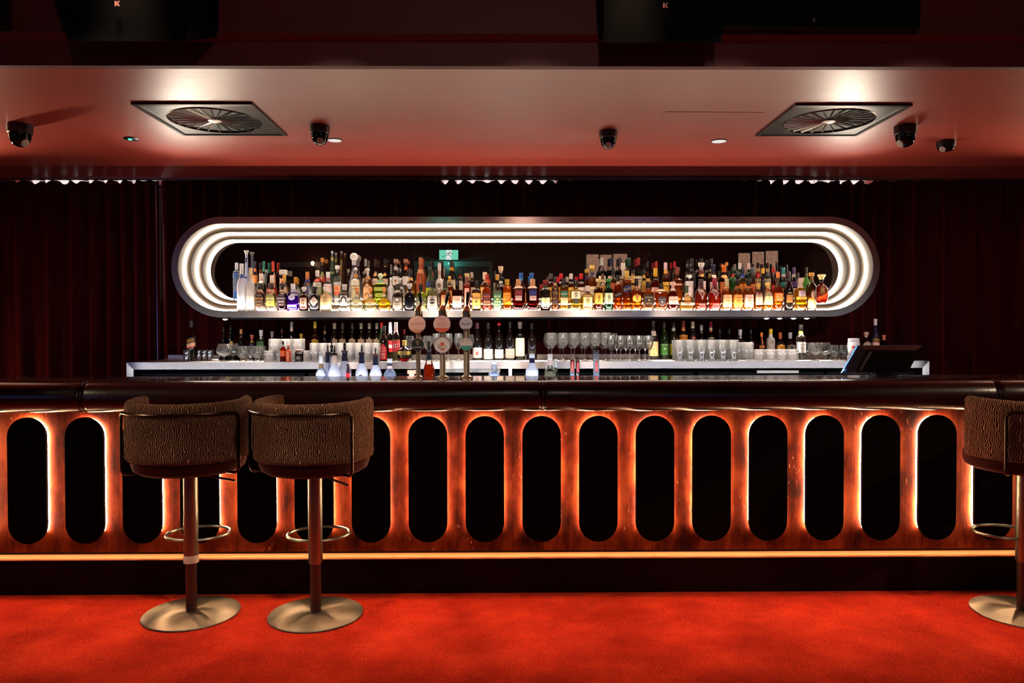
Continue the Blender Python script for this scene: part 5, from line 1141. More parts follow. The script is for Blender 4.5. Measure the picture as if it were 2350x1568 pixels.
C(670,739,16,5.5,'wine',DK,None,'c8b8b0:cyl:e0c8c0',[(752,757,.36,'e8c8b8')],'dark bottle with a pale printed neck capsule')
C(692,766,18,5.5,'squat',DK,None,'c8a030:band:c89a60',[],'dark bottle with thin gold cap rim behind ribbed glasses')
C(723.7,738,17,5.45,'bord','2a0a08/0.1',None,'d8b020',[(778,788,.95,'e0b828',[T('#bar',.5,.6,.3,'8a6010')],'arch')],'brandy bottle with a yellow cap and yellow label')
C(745.8,747.7,14,5.5,'wine',DK,None,'1a1410:cyl:a88a50',[],'dark slim bottle with a gold band low on its neck')
for i, px in enumerate((768, 786.8, 809, 829.4, 848.2, 865.3)):
    o = ['nearest the gold-banded bottle', 'second from the gold-banded bottle', 'third from the gold-banded bottle', 'third from the red-capped bottle', 'second from the red-capped bottle', 'nearest the red-capped bottle'][i]
    C(px,741.6,17.5,5.5,'wine','1c1208/0.03',None,'b8a890:band' if i not in (1, 2) else '4a4038:cyl',[(778.5,788,.93,'e0c0a0',[T('Vermouth',.7,.7,.25,'6a4030'),T('#dot',.25,.15,.3,'b06030')])],'dark wine bottle with cream label, '+o)
C(876.4,740,17,5.42,'wine','1c4a1c/0.15',None,'c81820:cyl:2c6a2c',[(780,800,.9,'d8c890')],'green bottle with a red capsule behind the red-labelled one')
C(881,748,22.7,5.24,'wine','140a08/0.03',None,'1c1a1a:cyl',[(789,825.5,.72,'d81c1c',[T("Cherry",.72,.7,.12,W_),T('LIQUEUR',.55,.7,.1,W_),T('#bar',.4,.5,.04,W_),T('#bar',.3,.6,.03,W_),T('1818',.15,.5,.1,W_)],'arch')],'black bottle with a tall bright red label and white lettering')
C(896.3,739.4,18,5.32,'bord','clear','d8cc9a','e8dcd8:cyl:e0b0a8',[(782,808,.95,'d82c34',[T('#bar',.5,.9,.3,'e8e0d8')])],'clear vermouth bottle tucked behind its red-labelled twin',fill=.55)
C(909,739.4,19,5.24,'bord','clear','d8cc9a','f0e4e0:cyl:e0a8a0',[(782,807,.95,'d82c34',[T('#bar',.55,1.0,.36,'f0e8dc'),T('VINO BIANCO',.55,.9,.16,'4a3a78')],'rect',.12)],'clear vermouth bottle with red and white slanted label',fill=.55)
C(928.4,756.5,14,5.5,'wine',DK,None,'8a1020',[],'dark bottle with dull red capsule behind the globe bottle')
t = C(928,781,34,5.20,'sphere','clear','8a1008','d8b058:cyl',[(806,814,.96,'c8a850',[T('CHAMBORD',.5,.5,.7,'3a2a10')])],'globe-shaped liqueur bottle with a gold band and red dregs',fill=.14)
# wine bottles in the middle
for px, top, cap_, labs, dsc in (
  (1095.7,741.4,'5a2c38',[(798,821.5,.93,'f0e0dc',[T('violette',.8,.7,.15,'5a4a50'),T('#dot',.45,.4,.42,'a86a60')])],'wine bottle with white label and round pink emblem'),
  (1120.7,741.4,'1c1816:cyl',[(801,824,.93,'e4d8cc',[T('#stag',.8,.22,.2),T('CHATEAU CANTIN',.5,.85,.08,'6a5a50')])],'wine bottle with plain ivory label and small black crest'),
  (1145.6,740.6,'d81c2c:ball',[(802,822,.97,'f0dcc8',[T('#dot',.8,.06,.1,'a84030'),T('#dot',.5,.05,.08,'c8a030'),T('#bar',.55,.3,.02,'8a7a70')])],'wine bottle sealed with bright red wax'),
  (1170.4,739,'1c1614:cyl',[(800.5,822,.9,'e8d4c4',[T('XOXOXOXO',.85,.95,.22,'3a1c1c'),T('OXOXOXOX',.62,.95,.2,'3a1c1c'),T('XOXOXOXO',.3,.95,.2,'3a1c1c'),T('OXOXOXOX',.1,.95,.18,'3a1c1c')])],'wine bottle with a checkered black and cream label'),
  (1193.4,739,'8a807c:band',[(776,817.5,.9,'e4d0b4',[T('1998',.8,.3,.05,'6a5a48'),T('#bar',.1,.5,.015,'6a5a48')])],'wine bottle with one very tall plain cream label'),
  (1220.9,741.7,'141010:cyl',[],'black unlabelled wine bottle at the end of the wine row')):
    C(px,top,23.5,5.38,'bord' if px == 1193.4 else 'wine','0e0a08/0.03',None,cap_,labs,dsc,name='wine_bottle')
# right-hand liqueurs
C(1499,736.6,24,5.40,'wine','1c1410/0.03',None,'14120f:cyl',[(759.6,771,.45,'f0dcc8',[T('T',.5,.35,.7,'b86a30')]),(784,817,.93,'d8b47c',[T('TOKAY',.75,.7,.12,'8a5a2c'),T('#bar',.5,.7,.03,'8a5a2c'),T('#dot',.15,.1,.1,'a84820')])],'dark bottle with parchment label and letter T on its neck')
C(1523.8,739,21,5.44,'wine','16240e/0.05',None,'1a1a16:cyl',[(789,814.5,.96,'3c7a2c',[T('CHARTREUSE',.9,.9,.12,W_),T('#dot',.55,.2,.2,'d8e0b0'),T('#bar',.35,1.0,.05,'1c3a14')])],'dark bottle with a green herbal liqueur label')
C(1545.5,739,21,5.47,'wine','20200c/0.05',None,'1a1816:cyl:b0a8a0',[(789,815,.96,'b0b01c',[T('CHARTREUSE',.9,.9,.12,W_),T('#bar',.35,1.0,.05,'3a3a10'),T('#dot',.6,.2,.2,'3a3a10')])],'dark bottle with a yellow-green herbal liqueur label')
C(1567.9,736.6,21,5.50,'bord','1c1410/0.05',None,'8a3020:cyl:c06a20',[(769,780,.95,'e88c14',[T('BAR',.5,.7,.6,'5a2008')])],'bottle with brown neck and orange label reading BAR')
C(1589.6,738.5,20,5.50,'bord','201018/0.05',None,'d8c4a0:cyl',[(771,781,.5,'8a1c24',[T('#dot',.5,.4,.4,'e0b0a0')],'circle')],'bottle with cream capsule and round red seal')
C(1609.4,746,17,5.52,'wine',DK,None,'c8c0c0:cyl',[(757,766,.4,'5a4a28')],'dark bottle with a short white cap and gold squiggle')
C(1631,738.5,18,5.52,'wine',DK,None,'8a0e1c:cyl:e0c898',[(756,763,.4,'c83c28',(),'circle'),(774,779,.9,'d8c89a',[T('BAROLO',.5,.8,.5)],'oval')],'dark bottle with a deep red cap and oval cream label')
C(1651.5,756,15,5.54,'wine',DK,None,'1c1a1c',[],'dim black bottle behind tall tumblers, beside the oval label')
C(1673,755,15,5.54,'wine',DK,None,'1a1a1c',[],'dim black bottle behind tall tumblers, beside the white cap')
C(1698.3,756.4,20,5.5,'squat',DK,None,'d8d0d4:band:c8b8b8',[],'dark squat bottle with white double cap')
C(1722.6,757,15,5.54,'wine',DK,None,'181618',[],'dim black bottle next to the orange-dripped one')
C(1747.5,763.4,15,5.48,'wine','10141c/0.04',None,'f07818:cyl',[(774,792,.12,'f06820'),(793,799,.85,'e0802c',[T('#bar',.5,.7,.3,'8a3a10')])],'dark bottle with orange wax dripping down its neck')
C(1768.5,755,20,5.48,'bord','d8ccc4/0.1',None,'e8b820:cyl:e0d8d4',[(780,790,.4,'a89a8c',(),'circle')],'bottle wrapped in white paper with a yellow cap')
C(1790.2,763.4,22,5.48,'dome','1c1010/0.05',None,'b05018:cyl',[(790,801,.95,'e8a030',[T('#dot',.3,.3,.5,'a8601c')],'arch')],'dark bottle with rust cap and arched orange label')
C(1813.2,763.4,22,5.48,'dome','1c1416/0.05',None,'d0c4cc:cyl',[(790,801,.95,'d8cfc4',[T('#dot',.3,.35,.5,'8a9488')],'arch')],'dark bottle with white cap and arched grey label')
C(1837.5,745.5,22.5,5.30,'bord','1a120e/0.03',None,'1a1412:cyl:a89040',[(785,809.5,.95,'e8dcd4',[T('Carpano',.75,.75,.2,'3a3030'),T('Club',.45,.45,.2,'3a3050'),T('1757',.18,.3,.12,'5a4a48')])],'vermouth bottle with a large white script label')
C(1987.2,762,22,5.4,'dome','20141a/0.05',None,'d0a890:cork',[(784,795,.9,'b8a088',[T('o o o',.6,.7,.2,'4a3a34'),T('o o',.3,.5,.2,'4a3a34')],'arch')],'round dark bottle with a spotted label behind the till')
C(2008.3,732,19,5.42,'wine','201830/0.05',None,'e0d0c8:band',[(742,745,.42,'b89828'),(775,786,.95,'1a1010',[T('APEROL',.5,.9,.6,'f0a828')],'rect',-.15),(786,795,.95,'f0b89a',[],'rect',-.15)],'aperitif bottle with black and orange label behind the till')
C(2028,769,18,5.42,'squat','smoke','3a3430','d8705a:band',[],'square smoky bottle with a pink cap behind the till')
t = C(1959,776.8,27,5.22,'jar','e8dcd8',None,'e4d8d4:cyl',[(794,800,.7,'d88070',[T('#bar',.5,.8,.5,'b84838')])],'white plastic jar beside the till screen',name='plastic_jar')
# little bottles in front of the ribbed glasses
C(649.6,783,13.5,5.105,'bord','clear','e0400c','141012:cyl',[(805,818,.9,'e8682c')],'small orange bitters bottle with a tall black cap',fill=.7)
C(661.7,791,12,5.10,'bord','e0501c/0.2',None,'e8503c:ball:1a1418',[(806,831,.6,'f08a5a')],'miniature orange bottle with a black neck and red top')
C(686.6,801.7,19.5,5.102,'jar','clear','4a3a34','d0503c:ball',[(816,828,.8,'141014',[T('#bar',.7,.6,.1,'e0c8b8'),T('#bar',.4,.6,.1,'e0c8b8')])],'small square jar with a black label and red ball lid',name='bitters_jar')
# pale coaster-like dish
X, _ = at_y(494, 822, 5.3); b = MB(); b.lathe([(0.001, 0), (0.022, 0), (0.024, 0.006), (0.020, 0.012), (0.001, 0.012)], 24)
tag(b.build('tea_light_dish', pbr('cream_ceramic', (0.7, 0.5, 0.45), rough=0.5), loc=(X, 5.3, CZ)), 'tiny pale dish on the counter between tumblers and balloon glasses', 'dish')

# glassware: one mesh of each kind, then copies
G1 = thin_glass('clear_glass', (.94, .93, .92), 0.03, 0.02)
G2 = thin_glass('ribbed_glass', (.93, .91, .90), 0.10, 0.09)
G4 = thin_glass('tumbler_glass', (.94, .93, .93), 0.05, 0.05)
G3 = thin_glass('stem_glass', (.93, .92, .91), 0.03, 0.02)
def wine_glass_mesh(h, r, foot=0.034):
    o = [(0.001, 0), (foot, 0.0005), (foot, 0.002), (0.012, 0.005), (0.0045, 0.012), (0.0035, h*0.30), (0.005, h*0.42), (0.015, h*0.46), (r*0.72, h*0.55), (r*0.97, h*0.66), (r, h*0.73), (r*0.93, h*0.86), (r*0.80, h)]
    i = [(r*0.78, h), (r*0.90, h*0.86), (r*0.965, h*0.73), (r*0.93, h*0.66), (r*0.68, h*0.56), (0.012, h*0.475), (0.001, h*0.465)]
    return o+i
def flute_mesh(h, r): return wine_glass_mesh(h, r, 0.03)
def balloon_mesh(h, r):
    return [(0.001, 0), (0.030, 0.0005), (0.030, 0.002), (0.008, 0.006), (0.004, h*0.12), (0.005, h*0.26), (r*0.5, h*0.33), (r*0.92, h*0.48), (r, h*0.58), (r*0.9, h*0.78), (r*0.68, h), (r*0.66, h), (r*0.88, h*0.78), (r*0.97, h*0.58), (r*0.88, h*0.48), (r*0.4, h*0.35), (0.001, h*0.31)]
def nosing_mesh(h, r):
    return [(0.001, 0), (r*0.72, 0.0005), (r*0.74, 0.005), (r*0.5, h*0.13), (r*0.45, h*0.18), (r*0.92, h*0.34), (r, h*0.45), (r*0.85, h*0.72), (r*0.72, h), (r*0.69, h), (r*0.82, h*0.72), (r*0.95, h*0.45), (r*0.85, h*0.36), (0.001, h*0.24)]
def tumbler_mesh(h, r, tp=0.9): return [(0.001, 0), (r*tp*0.97, 0), (r*tp, 0.003), (r, h), (r*0.94, h), (r*tp*0.93, 0.012), (0.001, 0.010)]
PROTO = {}
def glass(kind, px, rim, wpx, Y, label, group, name, z=None, grid=None):
    zf = CZ if z is None else z; X, zt = at_y(px, rim, Y); h = zt-zf; R = wpx/2.0/FPX*Y*0.98
    key = (kind, round(h, 3), round(R, 3))
    if key in PROTO:
        o = PROTO[key].copy(); COL.objects.link(o)
    else:
        b = MB(); kw = dict(n=28, caps=(False, False))
        if kind == 'wine': b.lathe(wine_glass_mesh(h, R), **kw); m = G3
        elif kind == 'balloon': b.lathe(balloon_mesh(h, R), **kw); m = G1
        elif kind == 'nosing': b.lathe(nosing_mesh(h, R), **kw); m = G1
        elif kind == 'tumbler': b.lathe(tumbler_mesh(h, R), n=32, caps=(False, False), flute=8, fd=0.02); m = G1
        elif kind == 'facet': b.lathe([(0.001, 0), (R*.84, 0), (R*.88, 0.004), (R*.93, h*.5), (R, h)], n=72, caps=(False, False), flute=12, fd=0.02); b.lathe([(R, h), (R*.94, h), (R*.86, h*.5), (R*.80, 0.016), (0.001, 0.013)], n=36, caps=(False, False)); m = G4
        elif kind == 'ribbed': b.lathe([(0.001, 0), (R*.95, 0), (R, 0.004), (R, h*.93)], n=160, caps=(False, False), flute=40, fd=0.022); b.lathe([(R, h*.93), (R, h), (R*.93, h), (R*.92, 0.012), (0.001, 0.010)], n=48, caps=(False, False)); m = G2
        elif kind == 'ribtall': b.lathe([(0.001, 0), (R*.92, 0), (R*.96, 0.004), (R, h*.92)], n=160, caps=(False, False), flute=40, fd=0.024); b.lathe([(R, h*.92), (R, h), (R*.92, h), (R*.88, 0.014), (0.001, 0.012)], n=48, caps=(False, False)); m = G2
        o = b.build(name, m, None, ang=50); PROTO[key] = o
    o.location = (at_y(px, 820, Y)[0], Y, zf); tag(o, label, 'glass', group); return o
for i, px in enumerate((429, 456, 469, 482)):
    glass('tumbler', px, 803, 17, 5.22 if i == 0 else 5.33, ['short cut tumbler in front of the slanting-label aperitif bottle', 'short cut tumbler right behind the aperitif bottle base', 'middle short cut tumbler of the dim trio', 'short cut tumbler of the dim trio, nearest the little dish'][i], 'short cut tumblers at the counter end', 'tumbler')
glass('balloon', 514.5, 789.6, 37, 5.22, 'big balloon glass in front, with the clearest stem', 'balloon glasses', 'balloon_glass')
glass('balloon', 535, 788.5, 34, 5.36, 'big balloon glass standing before the globe-shaped amber bottle', 'balloon glasses', 'balloon_glass')
for i, (px, Y) in enumerate(((557, 5.2), (573, 5.34), (590, 5.2), (602, 5.36))):
    glass('nosing', px, 794.5, 23, Y, ['stemless snifter in front of the gold-capped dark bottle', 'stemless snifter set back under the rainbow-necked bottle', 'stemless snifter in front of the green herbal liqueur', 'stemless snifter set back beside the ribbed stack'][i], 'stemless snifters', 'snifter')
zr = CZ
for row, Y in ((0, 5.172), (1, 5.262)):
    for i, px in enumerate((619, 646, 673, 699)):
        glass('ribbed', px+row*3, 805, 25.5, Y, 'ribbed tumbler of the bottom layer, %s, %s rank' % (['at the snifter end', 'behind the orange bitters', 'next to the black-labelled jar', 'at the tall-glass end'][i], ['front', 'rear'][row]), 'stacked ribbed tumblers', 'ribbed_tumbler')
hz = at_y(646, 805, 5.172)[1]-CZ
for row, Y in ((0, 5.18), (1, 5.28)):
    for i, px in enumerate((630, 657, 684)):
        zb_ = CZ+hz+0.002 if row == 0 else CZ+(at_y(646, 805, 5.262)[1]-CZ)+0.002
        glass('ribbed', px+row*3, 778, 25.5, Y, 'ribbed tumbler of the top layer, %s, %s rank' % (['nearest the snifters', 'above the orange bitters', 'nearest the tall ribbed glasses'][i], ['front', 'rear'][row]), 'stacked ribbed tumblers', 'ribbed_tumbler', z=zb_)
for row, Y in ((0, 5.15), (1, 5.25)):
    for i in range(8):
        px = 721+i*20.3
        glass('ribtall', px+row*2, 787.5, 19.6, Y, 'tall ribbed glass in the %s rank, %s' % (['front', 'rear'][row], ['first beside the stacked tumblers', 'second from the stacked tumblers', 'third from the stacked tumblers', 'fourth from the stacked tumblers', 'fourth from the red-labelled bottle', 'third from the red-labelled bottle', 'second from the red-labelled bottle', 'touching the red-labelled bottle'][i]), 'tall ribbed glasses', 'ribbed_highball')
for i, (px, rim, Y) in enumerate(((941, 771, 5.28), (981.4, 771, 5.24), (1002, 765.5, 5.19), (1029, 765.5, 5.19), (1052.5, 765.5, 5.19), (966, 772, 5.38), (1078, 768, 5.32))):
    glass('wine', px, rim, 21, Y, 'wine glass '+['between the globe bottle and the first tap', 'just past the first tap column', 'beside the second tap, on the first tap side', 'just past the second tap column', 'in front of the third tap column', 'set back behind the first tap badges', 'set back by the pink-emblem wine bottle'][i], 'wine glasses behind the beer taps', 'wine_glass')
nm = ['first, nearest the unlabelled wine bottle', 'second from the wine bottles', 'third from the wine bottles', 'fourth from the wine bottles', 'third from the small goblets', 'second from the small goblets', 'last, touching the small goblets']
for i, px in enumerate((1266, 1292.3, 1317.9, 1342.8, 1366.4, 1390, 1414)):
    if i < 6: glass('wine', px, 764, 25.8, 5.20, 'large wine glass in the front rank, '+nm[i], 'large wine glasses in two ranks', 'wine_glass')
    glass('wine', px-7, 765, 25, 5.345, 'large wine glass in the rear rank, '+nm[i], 'large wine glasses in two ranks', 'wine_glass')
nm = ['first, beside the large wine glasses', 'second from the large wine glasses', 'in the middle', 'second from the parchment-labelled bottle', 'touching the parchment-labelled bottle']
for i, px in enumerate((1402.5, 1424.3, 1445.3, 1467, 1489.4)):
    glass('wine', px, 770.4, 20.5, 5.122, 'small goblet in the front rank, '+nm[i], 'small goblets in two ranks', 'goblet')
    if i: glass('wine', px-9, 770.8, 20, 5.24, 'small goblet in the rear rank, '+nm[i], 'small goblets in two ranks', 'goblet')
nm = ['first, beside the green liqueur label', 'second from the liqueurs', 'third from the liqueurs', 'third from the ribbed end', 'second from the ribbed end', 'last before the lower glasses']
for i, px in enumerate((1559, 1584, 1609.4, 1633, 1658, 1683)):
    glass('facet', px, 780, 23.5, 5.16, 'tall faceted tumbler in the front rank, '+nm[i], 'tall faceted tumblers', 'faceted_tumbler')
    glass('facet', px-6, 781, 23, 5.27, 'tall faceted tumbler in the rear rank, '+nm[i], 'tall faceted tumblers', 'faceted_tumbler')
for i, px in enumerate((1700, 1718)):
    glass('ribtall', px, 785.7, 22, 5.20+0.07*(1-i), 'mid-height ribbed glass %s' % ['behind the faceted tumblers', 'under the orange-dripped bottle'][i], 'mid-height ribbed glasses', 'ribbed_highball')
for i, px in enumerate((1742, 1768, 1794, 1818)):
    nn = ['beside the mid-height glasses', 'below the paper-wrapped bottle', 'below the rust-capped bottle', 'touching the vermouth bottle'][i]
    glass('ribbed', px, 802, 24, 5.15, 'short ribbed tumbler, front rank, '+nn, 'short ribbed tumblers by the vermouth', 'ribbed_tumbler')
    glass('ribbed', px+3, 802, 23, 5.25, 'short ribbed tumbler, rear rank, '+nn, 'short ribbed tumblers by the vermouth', 'ribbed_tumbler')
for i, (px, Y) in enumerate(((1870, 5.18), (1893, 5.28), (1856, 5.34))):
    glass('balloon', px, 786.5, 32, Y, ['cognac balloon with bright stem beside the vermouth bottle', 'cognac balloon set back toward the nosing glasses', 'cognac balloon half behind the vermouth bottle'][i], 'cognac balloons by the vermouth', 'balloon_glass')
for i, (px, Y) in enumerate(((1914, 5.2), (1936.5, 5.2), (1906, 5.41), (1928, 5.34))):
    glass('nosing', px, 792.3, 20, Y, 'small nosing glass '+['in front, next to the balloons', 'in front, next to the white jar', 'set back, next to the balloons', 'set back, between the front pair'][i], 'small nosing glasses', 'nosing_glass')

# ------------------------------------------------------------------ speed-rail bottles behind the bar
SG = 'bottles and pourers on the bench behind the bar'; SZ = 0.9008
def S(px, top, wpx, Y, shape, glass_, liq, cap, labels, desc, fill=None, name='pourer_bottle'):
    return C(px, top, wpx, Y, shape, glass_, liq, cap, labels, desc, name=name, fill=fill, group=SG, z=SZ)
MK = 'e8ecfa/0.45'
S(737,816,25,4.44,'tallb','blue','b8c8e8','e8e4e4:cyl:8a6a4a',[(848,862,.9,'c8d0e4')],'clear bluish bottle with white cap and tan neck label, first in line',.6)
S(752.5,793,25,4.58,'pour',MK,None,'2a1c1c:pourer:0c1030',[],'white mixer bottle with a thin spout, half behind another')
S(761.3,774,15,4.52,'pour','blue','c0d0f0','141012:tube:141418',[],'clear bottle with the tallest thick black spout',.6)
S(767.5,793.6,29,4.42,'pour',MK,None,'241818:pourer:d8b8a0',[],'white mixer bottle with a beige band and thin spout')
S(791,787.5,30,4.53,'pour',MK,None,'2a1a1a:tube:0c1030',[],'white mixer bottle with navy band and thick spout')
S(798.5,824,13,4.36,'tallb','e8e0e4/0.3',None,'3a1420:pourer:2a1018',[(851,866,.95,'c81420')],'small pouring bottle with a bright red label')
S(830,793,29.5,4.43,'pour',MK,None,'241820:pourer:0c1030',[(859,866,.45,'0c1030',(),'diamond')],'white mixer bottle with a dark triangle mark and navy band')
S(862,798.6,29,4.42,'pour',MK,None,'4a2c20:pourer:0c1030',[(862,864,.9,'b07858')],'white mixer bottle with navy band and brown ring at its widest')
S(894.6,823.5,29,4.42,'bulb','blue','d0dcf4','e8e8ee:cyl:3c5068',[(840,846,.45,'d8b0a8')],'bulbous clear gin bottle with a white cap and blue collar',.75)
S(944.7,850,17,4.42,'jar','blue','c8ccd8','d0a080:cork',[],'low clear bottle with a brown cork, next to the first tap',.6)
S(984.3,783,27,4.47,'pour','clear','c04408','2c1a18:tube:141414',[],'amber rum bottle with a black neck and thick spout',.67)
S(1133.9,829,27,4.42,'vodka','blue','b8ccf4','dce4f4:cyl',[(855,862,.7,'8a9ad0',[T('Absolut',.5,.8,.6,'3a4a8a')])],'clear blue-tinted vodka bottle alone on the dark bar',.6)
S(1220.9,812,30,4.42,'milk',MK,None,'e8ecf4:cyl:0c1030',[],'white mixer bottle with a plain cap, beside the bar joint')
S(1262.3,813,28,4.42,'round','clear','ccd8c8','e8dcd0:cyl:c8a8a0',[],'round clear bottle with a pale printed neck',.7)
S(1275,824.7,24,4.54,'cone','clear','dce0d4','e4e4dc:cyl:4a5228',[],'clear bottle with an olive neck strip, set behind the round one',.6)
S(1313.4,825,15,4.44,'taper','blue','d8e0f0','2a1010:cyl',[(828,853,.42,'c81820',[T('#bar',.5,.3,.8,'e08070')])],'tapered clear bottle with vertical red strip, first of the pair',.6)
S(1325.8,826.6,14,4.46,'taper','clear','e0dcd0','2a1010:cyl',[(830,855,.42,'b81820',[T('#bar',.5,.3,.8,'e08070')])],'tapered clear bottle with vertical red strip, second of the pair',.6)
S(1368.3,795,19,4.44,'taper','blue','d0dcf4','16141c:tube',[(829,853,.32,'c01824',[T('#bar',.5,.3,.8,'e08070')])],'clear red-striped bottle with a black pouring spout',.6)
x0 = at_y(1207, 855, 4.52)[0]; b = MB(); b.tube([(x0+0.012, 4.52, 0.901), (x0+0.008, 4.52, 1.11), (x0-0.002, 4.52, 1.123), (x0-0.01, 4.52, 1.11), (x0-0.012, 4.52, 0.901)], 0.004, 8)
tag(b.build('jug_handle', M_CHROME), 'thin metal loop handle just behind the white mixer bottle by the joint', 'handle')

# ------------------------------------------------------------------ beer taps on the bar
def tap(px, wpx, disc1, disc2, top, hnd, label, d1, d2):
    Y = 4.14; X = at_y(px, 866, Y)[0]; t = empty('beer_tap', (X, Y, BAR_Z)); tag(t, label, 'beer tap', 'beer taps on the bar')
    r = wpx/2/FPX*Y; zt = at_y(px, top, Y)[1]-BAR_Z-0.042
    b = MB(); b.lathe([(r*1.7, -0.002), (r*1.7, 0.004), (r*1.05, 0.010), (r, 0.016), (r, zt-0.03), (r*1.25, zt-0.025), (r*1.3, zt-0.01)], 28); b.build('column', pbr('champagne_column', (0.70, 0.54, 0.33), rough=0.3, metal=0.9), t)
    b = MB(); b.tube([(0, 0, zt-0.012), (0, 0, zt+0.015), (0.002, 0.015, zt+0.035), (0.004, 0.03, zt+0.045)], [r*1.3, r*1.45, r*1.2, r*.7], 14)
    b.tube([(0.004, 0.03, zt+0.04), (0.010, 0.06, zt+0.02), (0.014, 0.075, zt-0.03), (0.015, 0.08, zt-0.07)], [r*.6, r*.55, r*.5, r*.45], 12); b.build('tap_head', M_BRASS, t)
    hx0, hz0 = at_y(hnd[0], hnd[1], Y); hx1, hz1 = at_y(hnd[2], hnd[3], Y); p0 = Vector((hx0-X, 0, hz0-BAR_Z)); p1 = Vector((hx1-X, 0.01, hz1-BAR_Z))
    b = MB(); b.tube([(0.003, 0.012, zt+0.03), tuple(p0)], [0.008, 0.006], 10); b.tube([tuple(p0), tuple(p0+(p1-p0)*.12)], [0.0075, 0.0075], 10); b.build('stem', M_CHROME, t)
    b = MB(); q = p1-p0; b.tube([tuple(p0+q*.1), tuple(p0+q*.3), tuple(p0+q*.8), tuple(p0+q*.97), tuple(p1)], [0.0075, 0.009, 0.0105, 0.0105, 0.008], 12); b.build('handle', M_GLOSSBLACK, t)
    for k, (dd, spec) in enumerate(((disc1, d1), (disc2, d2))):
        Yd = Y-r-0.012; cx_, cz_ = at_y(dd[0], dd[1], Yd); R = dd[2]/FPX*Yd; cx_ -= X; cz_ -= BAR_Z
        b = MB(); b.tube([(cx_*0.5, -r*.5, cz_), (cx_, -r-0.006, cz_)], 0.006, 8); arm = b.build('badge_stud', M_CHROME, t)
        ring = [(cx_+R*math.cos(a), cz_+R*math.sin(a)) for a in [2*PI*i/44 for i in range(44)]]
        b = MB(); b.loft([[(cx_+(x-cx_)*s_, y, cz_+(z-cz_)*s_) for x, z in ring] for s_, y in ((1, -r-0.006), (1, -r-0.016), (.96, -r-0.018))], True, (True, True))
        mats = [pbr('badge_rim', (0.5, 0.42, 0.38), rough=0.25, metal=0.8)]
        yy = -r-0.0184; n0 = len(b.v); ri = [(cx_+(x-cx_)*.95, yy, cz_+(z-cz_)*.95) for x, z in ring]
        mats.append(pbr('badge_'+spec[0], spec[0], rough=0.35, coat=0.3)); b.add([(cx_, yy, cz_)]+ri, [(0, 1+i, 1+(i+1) % 44) for i in range(44)], 1)
        yy -= 0.0006
        for kind, cx2, cz2, ww, hh, cc in spec[1]:
            nm_ = 'badge_'+cc
            if nm_ not in [m.name for m in mats]: mats.append(pbr(nm_, cc, rough=0.4))
            mi = [m.name for m in mats].index(nm_)
            if kind == '#lower':
                a0 = math.asin(cz2); pts = [(cx_+.95*R*math.cos(a), yy, cz_+.95*R*math.sin(a)) for a in [PI-a0+(PI+2*a0)*i/24 for i in range(25)]]; b.add(pts, [tuple(range(25))], mi)
            elif kind == '#ring':
                v_ = []
                for i in range(40):
                    a = 2*PI*i/40; v_ += [(cx_+R*ww*math.cos(a), yy, cz_+R*ww*math.sin(a)), (cx_+R*(ww-hh)*math.cos(a), yy, cz_+R*(ww-hh)*math.sin(a))]
                b.add(v_, [(2*i, (2*i+2) % 80, (2*i+3) % 80, 2*i+1) for i in range(40)], mi)
            elif kind == '#rays':
                for i in range(16):
                    a = PI*(0.05+0.9*i/15); c_, s2 = math.cos(a), math.sin(a); b.add([(cx_+R*.5*c_, yy, cz_+R*.5*s2), (cx_+R*.88*c_-s2*R*.012, yy, cz_+R*.88*s2+c_*R*.012), (cx_+R*.88*c_+s2*R*.012, yy, cz_+R*.88*s2-c_*R*.012)], [(0, 1, 2)], mi)
            elif kind == '#box':
                for u0, u1, v0, v1 in ((cx2-ww, cx2-ww+.03, cz2-hh, cz2+hh), (cx2+ww-.03, cx2+ww, cz2-hh, cz2+hh), (cx2-ww, cx2+ww, cz2+hh-.03, cz2+hh)):
                    b.add([(cx_+R*u0, yy, cz_+R*v0), (cx_+R*u1, yy, cz_+R*v0), (cx_+R*u1, yy, cz_+R*v1), (cx_+R*u0, yy, cz_+R*v1)], [(0, 1, 2, 3)], mi)
            elif kind == '#harp':
                P_ = [(-.5, .5), (-.38, .5), (.0, .38), (.42, .5), (.5, .42), (.3, -.1), (.12, -.5), (-.02, -.5), (.1, -.05), (.25, .3), (-.05, .24), (-.3, .36), (-.2, -.2), (0, -.5), (-.1, -.5), (-.36, -.2)]
                V = [(cx_+R*(cx2+x*ww), yy, cz_+R*(cz2+z*hh)) for x, z in P_]; b.add(V, [(0, 1, 11, 15), (15, 11, 12), (15, 12, 13, 14), (1, 2, 10, 11), (2, 3, 9, 10), (3, 4, 9), (4, 5, 8, 9), (5, 6, 7, 8)], mi)
                for s2 in (-.1, .0, .1): b.add([(cx_+R*(cx2+s2*ww), yy, cz_+R*(cz2+.25*hh)), (cx_+R*(cx2+(s2+.03)*ww), yy, cz_+R*(cz2+.25*hh)), (cx_+R*(cx2+.05*ww+s2*.3*ww), yy, cz_+R*(cz2-.35*hh))], [(0, 1, 2)], mi)
            elif kind.startswith('#'):
                vs = [(0, 0)]+[(0.5*math.cos(2*PI*k2/5+PI/2+q2), 0.5*math.sin(2*PI*k2/5+PI/2+q2)) for k2 in range(5) for q2 in (0,)]
                b.add([(cx_+R*(cx2+x*ww), yy, cz_+R*(cz2+y*hh)) for x, y in vs], [(0, 1+q_, 1+(q_+1) % 5) for q_ in range(5)], mi)
            else:
                vs, fs = text_geo(kind); b.add([(cx_+R*(cx2+x*ww), yy, cz_+R*(cz2+y*hh)) for x, y in vs], fs, mi)
        o = b.build('badge', mats, t, smooth=False); arm.parent = o
